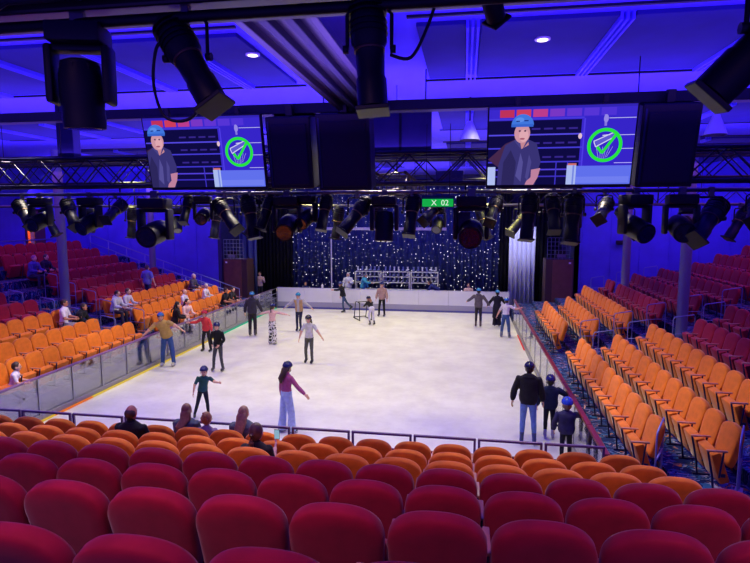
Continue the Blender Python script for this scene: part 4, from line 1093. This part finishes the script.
for k, (x, kd, pan, tilt, roll, s) in enumerate(rowA):
    lb = f'{ORD[k+1] if k < 30 else "last"} black stage light from the left on the pipe under the screens'
    if kd == 'm': add_mh((x, 8.95, 5.3), lb, pan, math.radians(-tilt), s*1.12)
    else: add_ps((x, 8.95, 5.3), lb, pan, math.radians(tilt), s*1.12, roll=math.radians(roll))
rowB = [(-10.4, 'p'), (-9.2, 'm'), (-8.1, 'p'), (-6.9, 'm'), (-5.9, 'p'), (-4.9, 'p'), (-3.9, 'm'), (-2.9, 'p'), (-1.9, 'p'), (-.6, 'm'), (.4, 'p'), (1.2, 'p'), (2.3, 'm'), (3.4, 'p'), (4.6, 'm'), (5.6, 'p')]
for k, (x, kd) in enumerate(rowB):
    lb = f'{ORD[k+1]} small stage light from the left on the second pipe over the rink'
    pan = random.uniform(-.6, .6)
    if kd == 'm': add_mh((x, 12.5, 5.16), lb, pan, math.radians(-random.uniform(20, 70)), .8, 'stage lights on the second pipe')
    else: add_ps((x, 12.5, 5.16), lb, pan, math.radians(random.uniform(-50, 20)), .95, 'stage lights on the second pipe', roll=math.radians(random.uniform(-40, 40)))
# cable tangle along the near pipe
for k, (pts, lb) in enumerate((([(-3.6, 3.33, 6.2), (-3.3, 3.3, 6.38), (-3.05, 3.28, 6.2), (-2.8, 3.3, 6.33), (-2.4, 3.33, 6.3)], 'black cable looping over the left moving light'), ([(-3.55, 3.42, 6.16), (-3.5, 3.34, 6.0), (-3.4, 3.33, 5.92), (-3.33, 3.42, 6.14)], 'thin cable drooping left of the left moving light'))):
    bm = B(); tube(bm, pts, .014, 6); tag(obj('cable', bm, M_cable, smooth=60), lb, 'cable')
# grey cloth flag by the drape and small wall camera
t = thing('fabric_flag', 'small grey fabric flag hanging below the stage lights', 'flag', (-.02, 9.0, 4.62)); obj('cloth', bx(-.1, .1, 0, .012, 0, .36), mat('flag_grey', rgb(84, 80, 98), .9), t); obj('hook', bx(-.01, .01, 0, .01, .36, .58), M_steel, t)

# ------------------------------------------------------------------ far end
def drape(name, x0, x1, y, z0, z1, amp, n, m, label):
    bm = B(); N = int(n*10); lo, hi = [], []
    for k in range(N+1):
        u = k/N; x = x0+(x1-x0)*u
        yy = y+amp*math.sin(2*PI*n*u)+amp*.4*math.sin(2*PI*n*.37*u+1)
        lo.append(bm.verts.new((x-x0, yy-y, 0))); hi.append(bm.verts.new((x-x0, yy-y, z1-z0)))
    for k in range(N): bm.faces.new((lo[k], lo[k+1], hi[k+1], hi[k])).smooth = True
    o = obj(name, bm, m, None, (x0, y, z0)); sd = o.modifiers.new('s', 'SOLIDIFY'); sd.thickness = .01
    tag(o, label, 'curtain')
drape('curtain', -12.25, -9.9, 30.8, .2, 6.6, .07, 11, M_black_cloth, 'plain black drape at the left of the star drape')
drape('curtain', -9.9, 1.95, 31.0, .2, 6.6, .09, 30, M_star, 'blue-lit dark drape sprinkled with points of light')
drape('curtain', 1.9, 2.5, 30.7, .2, 6.6, .06, 3, M_black_cloth, 'narrow black drape between star drape and sheer curtain')
drape('curtain', 2.35, 3.7, 29.9, .2, 4.4, .10, 6, M_sheer, 'pale sheer curtain at the right of the far end')
drape('curtain', 3.7, 4.95, 30.2, .2, 6.4, .08, 6, M_black_cloth, 'black drape between the sheer curtain and the brown cabinet')
drape('curtain', -12.2, -11.2, 28.6, .2, 6.6, .07, 3, mat('blue_cloth', rgb(74, 84, 150), .9), 'narrow blue side curtain beside the brown left cabinet')
t = thing('pole_frame', 'thin pale upright pole with a top arm before the star drape', 'pole', (-7.4, 30.2, .2))
obj('upright', bx(-.03, .03, -.03, .03, 0, 3.75), M_board, t); obj('top_arm', bx(0, 1.1, -.025, .025, 3.7, 3.75), M_board, t); obj('hood_box', bx(.1, .95, -.1, .1, 3.78, 4.0), M_dark, t); obj('foot', bx(-.2, .2, -.2, .2, 0, .03), M_dark, t)
def cabinet(x0, x1, y0, y1, z0, z1, label, s):
    t = thing('cabinet', label, 'cabinet', ((x0+x1)/2, (y0+y1)/2, z0))
    w, d, h = x1-x0, y1-y0, z1-z0
    obj('body', bx(-w/2, w/2, -d/2, d/2, 0, h, .01), mat('dark_veneer', rgb(64, 38, 44), .5), t)
    obj('door', bx(-w/2+.05 if s < 0 else -w/2+.3, w/2-.3 if s < 0 else w/2-.05, -d/2-.02, -d/2, .08, h-.02, .006), M_brown, t)
    obj('latch', bx(s*w*.35-.05, s*w*.35+.05, -d/2-.04, -d/2-.015, h-.2, h-.12, .006), M_white, t)
    g = obj('grille_cage', (lambda bm: bm)(B()), M_steel, t)
    bm = B()
    for x in np.linspace(-w/2+.05, w/2-.2, 7): tube(bm, [(x, -d/2+.02, h), (x, -d/2+.02, h+1.0)], .012, 6)
    for z in np.linspace(.04, 1.0, 6): tube(bm, [(-w/2+.05, -d/2+.02, h+z), (w/2-.2, -d/2+.02, h+z)], .012, 6)
    bm.to_mesh(g.data); bm.free()
    return t
cabinet(-12.25, -10.95, 26.6, 27.5, .2, 2.75, 'tall brown cabinet with cage on top at the left of the far end', -1)
cabinet(3.75, 5.0, 26.4, 27.4, .2, 2.95, 'tall brown cabinet with cage on top at the right of the far end', 1)
bm = bx(-13.2, -10.3, 25.6, 28.4, -.1, .2); struct('floor_landing_left', bm, M_carpet)
struct('floor_landing_right', bx(2.42, 5.2, 26.6, 28.4, -.1, .3), M_carpet)
for x, z, lb in ((-11.9, 2.75, 'dark equipment box inside the left cabinet cage'), (4.5, 2.95, 'dark equipment box inside the right cabinet cage')):
    t = thing('equipment_box', lb, 'box', (x, 27.1, z)); obj('casing', bx(-.25, .25, -.18, .18, 0, .4, .02), M_blackp, t); obj('front_plate', bx(-.2, .2, -.19, -.18, .05, .2), M_steel, t)
# skate racks behind the boards
skate_a, skate_b = boot_mesh((120, 128, 200))
skate_c, skate_d = boot_mesh((214, 218, 240))
for r, (x0, x1) in enumerate(((-5.95, -4.55), (-4.4, -2.95), (-2.85, -1.4))):
    t = thing('skate_rack', ['skate rack at the left behind the far boards', 'middle skate rack behind the far boards', 'skate rack at the right behind the far boards'][r], 'rack', (x0, 30.0, .2), 0, 'skate racks behind the far boards')
    w = x1-x0
    for x in (0, w):
        for y in (-.2, .2): obj('upright', bx(x-.02, x+.02, y-.02, y+.02, 0, 1.72), M_white, t)
    for z in (.3, .72, 1.1, 1.42, 1.7): obj('shelf', bx(0, w, -.22, .22, z-.012, z+.012), M_white, t)
    n = 6
    for z in (1.11, 1.43, 1.71):
        for k in range(n):
            o = thing('ice_skate', 'ice skate standing on a rack behind the far boards', 'skate', (x0+.12+(w-.24)*k/(n-1), 30.0, .2+z+.108), random.uniform(-.5, .5)+PI, 'ice skates on the racks')
            m1, m2 = (skate_a, skate_b) if random.random() < .5 else (skate_c, skate_d)
            link('boot', m1, o); link('blade', m2, o)
# skating frame held by the bending child
t = thing('skating_frame', 'black tubular skating frame held by the bending child', 'skating aid', (-4.78, 25.75, 0), -1.06)
for y in (-.3, .3):
    bm = B(); tube(bm, [(-.5, y, .03), (-.42, y, .08), (-.2, y, .82), (-.12, y, .86), (.45, y, .86)], .022, 8, up=Vector((0, 1, 0))); obj('side_tube', bm, M_black, t)
    bm = B(); tube(bm, [(-.55, y, .025), (.45, y, .025)], .022, 8); obj('runner', bm, M_black, t)
    bm = B(); tube(bm, [(.4, y, .03), (.4, y, .86)], .02, 8); obj('rear_tube', bm, M_black, t)
for x, z in ((-.2, .82), (-.42, .06)):
    bm = B(); tube(bm, [(x, -.3, z), (x, .3, z)], .02, 8); obj('cross_tube', bm, M_black, t)
t = thing('wall_camera', 'small dark camera on a bracket on the blue right wall', 'camera', (7.0, 26.55, 3.75)); obj('body', bx(-.22, .1, -.25, -.08, -.1, .1, .03), M_blackp, t); obj('bracket', bx(.05, .3, -.2, 0.0, -.05, .05, .01), M_white, t)
t = thing('wall_lamp', 'small warm lamp high on the left bank end wall', 'lamp', (-21.4, 26.5, 4.9)); obj('shade', bx(-.22, .22, -.1, .06, 0, .14, .03), emis('amber_glow', rgb(255, 140, 60), 1.5), t); obj('backplate', bx(-.26, .26, .04, .1, -.04, .18, .01), M_brown, t)
t = thing('bottle', 'small white bottle standing on the cap of the far boards', 'bottle', (-7.45, 28.31, 1.13))
bm = B(); lathe(bm, [(.05, 0), (.055, .02), (.055, .16), (.02, .2), (.02, .23)], 14); obj('flask', bm, M_white, t); bm = B(); lathe(bm, [(.024, .23), (.024, .26)], 12); obj('cap', bm, M_blackp, t)

# ------------------------------------------------------------------ light
def lamp(name, kind, loc, energy, col, target=None, **k):
    d = bpy.data.lights.new(name, kind); d.energy = energy; d.color = col
    for a, v in k.items(): setattr(d, a, v)
    o = bpy.data.objects.new(name, d); COL.objects.link(o); o.location = loc
    if target is not None: o.rotation_euler = (Vector(target)-Vector(loc)).to_track_quat('-Z', 'Y').to_euler()
    return o
VIO = (.15, .06, 1.0)
UP = lambda loc: (loc[0], loc[1], 20)
for y, e in ((5.6, 760), (9.9, 900), (14.5, 760), (20.5, 600), (26.0, 400)):
    lamp('ceiling_wash', 'AREA', (-3.2, y, 6.02), e, VIO, UP((-3.2, y)), shape='RECTANGLE', size=26, size_y=2.2)
# blue wash on the end walls and side banks
lamp('wall_wash', 'AREA', (-17.5, 24.2, 6.3), 150, (.14, .06, 1), (-17.5, 26.8, 3.5), shape='RECTANGLE', size=9, size_y=.6)
lamp('wall_wash', 'AREA', (9.7, 24.2, 6.3), 150, (.14, .06, 1), (9.7, 26.8, 3.5), shape='RECTANGLE', size=9, size_y=.6)
lamp('drape_wash', 'AREA', (-4, 28.8, 6.6), 55, (.2, .2, 1), (-4, 31, 2.5), shape='RECTANGLE', size=12, size_y=.5)
for x in (-15.5, 8.5):
    lamp('bank_wash', 'AREA', (x, 17, 6.4), 260, (.62, .17, .8), (x, 17, 2), shape='RECTANGLE', size=6, size_y=14)
WARM = (1.0, .84, .70); NEUT = (1, .92, .26)
for x in (-8.2, -3.8, .6):
    lamp('rink_light', 'SPOT', (x, 10.4, 7.0), 420, NEUT, (x, 11.2, 0), spot_size=math.radians(110), spot_blend=.9, shadow_soft_size=.25)
    for y in (12.5, 17.5, 22.5, 26.5):
        lamp('rink_light', 'SPOT', (x, y, 6.0), 480, NEUT, (x, y+.2, 0), spot_size=math.radians(125), spot_blend=.8, shadow_soft_size=.25)
for y in (10.5, 14.5, 19, 23):
    lamp('bank_light', 'SPOT', (.2, y, 5.9), 800, WARM, (3.9, y, 1.5), spot_size=math.radians(54), spot_blend=.9, shadow_soft_size=.2)
    lamp('bank_light', 'SPOT', (-7.6, y, 5.9), 800, WARM, (-11.5, y, 1.5), spot_size=math.radians(54), spot_blend=.9, shadow_soft_size=.2)
for x in (-8, -4.5, -1.5, 1.5):
    lamp('stand_light', 'SPOT', (x, 9.9, 7.1), 1500, WARM, (x, 6.2, 1.8), spot_size=math.radians(64), spot_blend=.9, shadow_soft_size=.3)
lamp('curtain_fill', 'SPOT', (3.0, 28.5, 6.4), 260, (.8, .8, 1), (3.0, 29.9, 2.4), spot_size=math.radians(50), spot_blend=.7, shadow_soft_size=.1)  # added spot without a fixture, brightens the sheer curtain
lamp('blue_fill', 'AREA', (-.5, .7, 5.4), 16, (.12, .07, 1), (-.5, 3.5, 6.1), shape='RECTANGLE', size=8, size_y=.4)
# added pink fill behind the viewer, lifting the seat backs
for x in (-7, -2, 3):
    lamp('seat_fill', 'AREA', (x, .9, 6.9), 22, (1, .46, .72), (x*.8, 4.0, 2.0), shape='RECTANGLE', size=2.5, size_y=.8, spread=math.radians(62))
lamp('corridor_lamp', 'POINT', (X0-1.4, 23.2, 4.9), 120, (1, .42, .16), shadow_soft_size=.15)
w = bpy.data.worlds.new('world'); S.world = w; w.use_nodes = True
w.node_tree.nodes['Background'].inputs[0].default_value = (.06, .03, .6, 1); w.node_tree.nodes['Background'].inputs[1].default_value = .5
S.view_settings.view_transform = 'Standard'; S.view_settings.look = 'None'; S.view_settings.gamma = 1; S.view_settings.exposure = 0
S.view_settings.use_curve_mapping = False
S.cycles.max_bounces = 6; S.cycles.transparent_max_bounces = 12; S.cycles.use_denoising = True
S.cycles.sample_clamp_indirect = 4
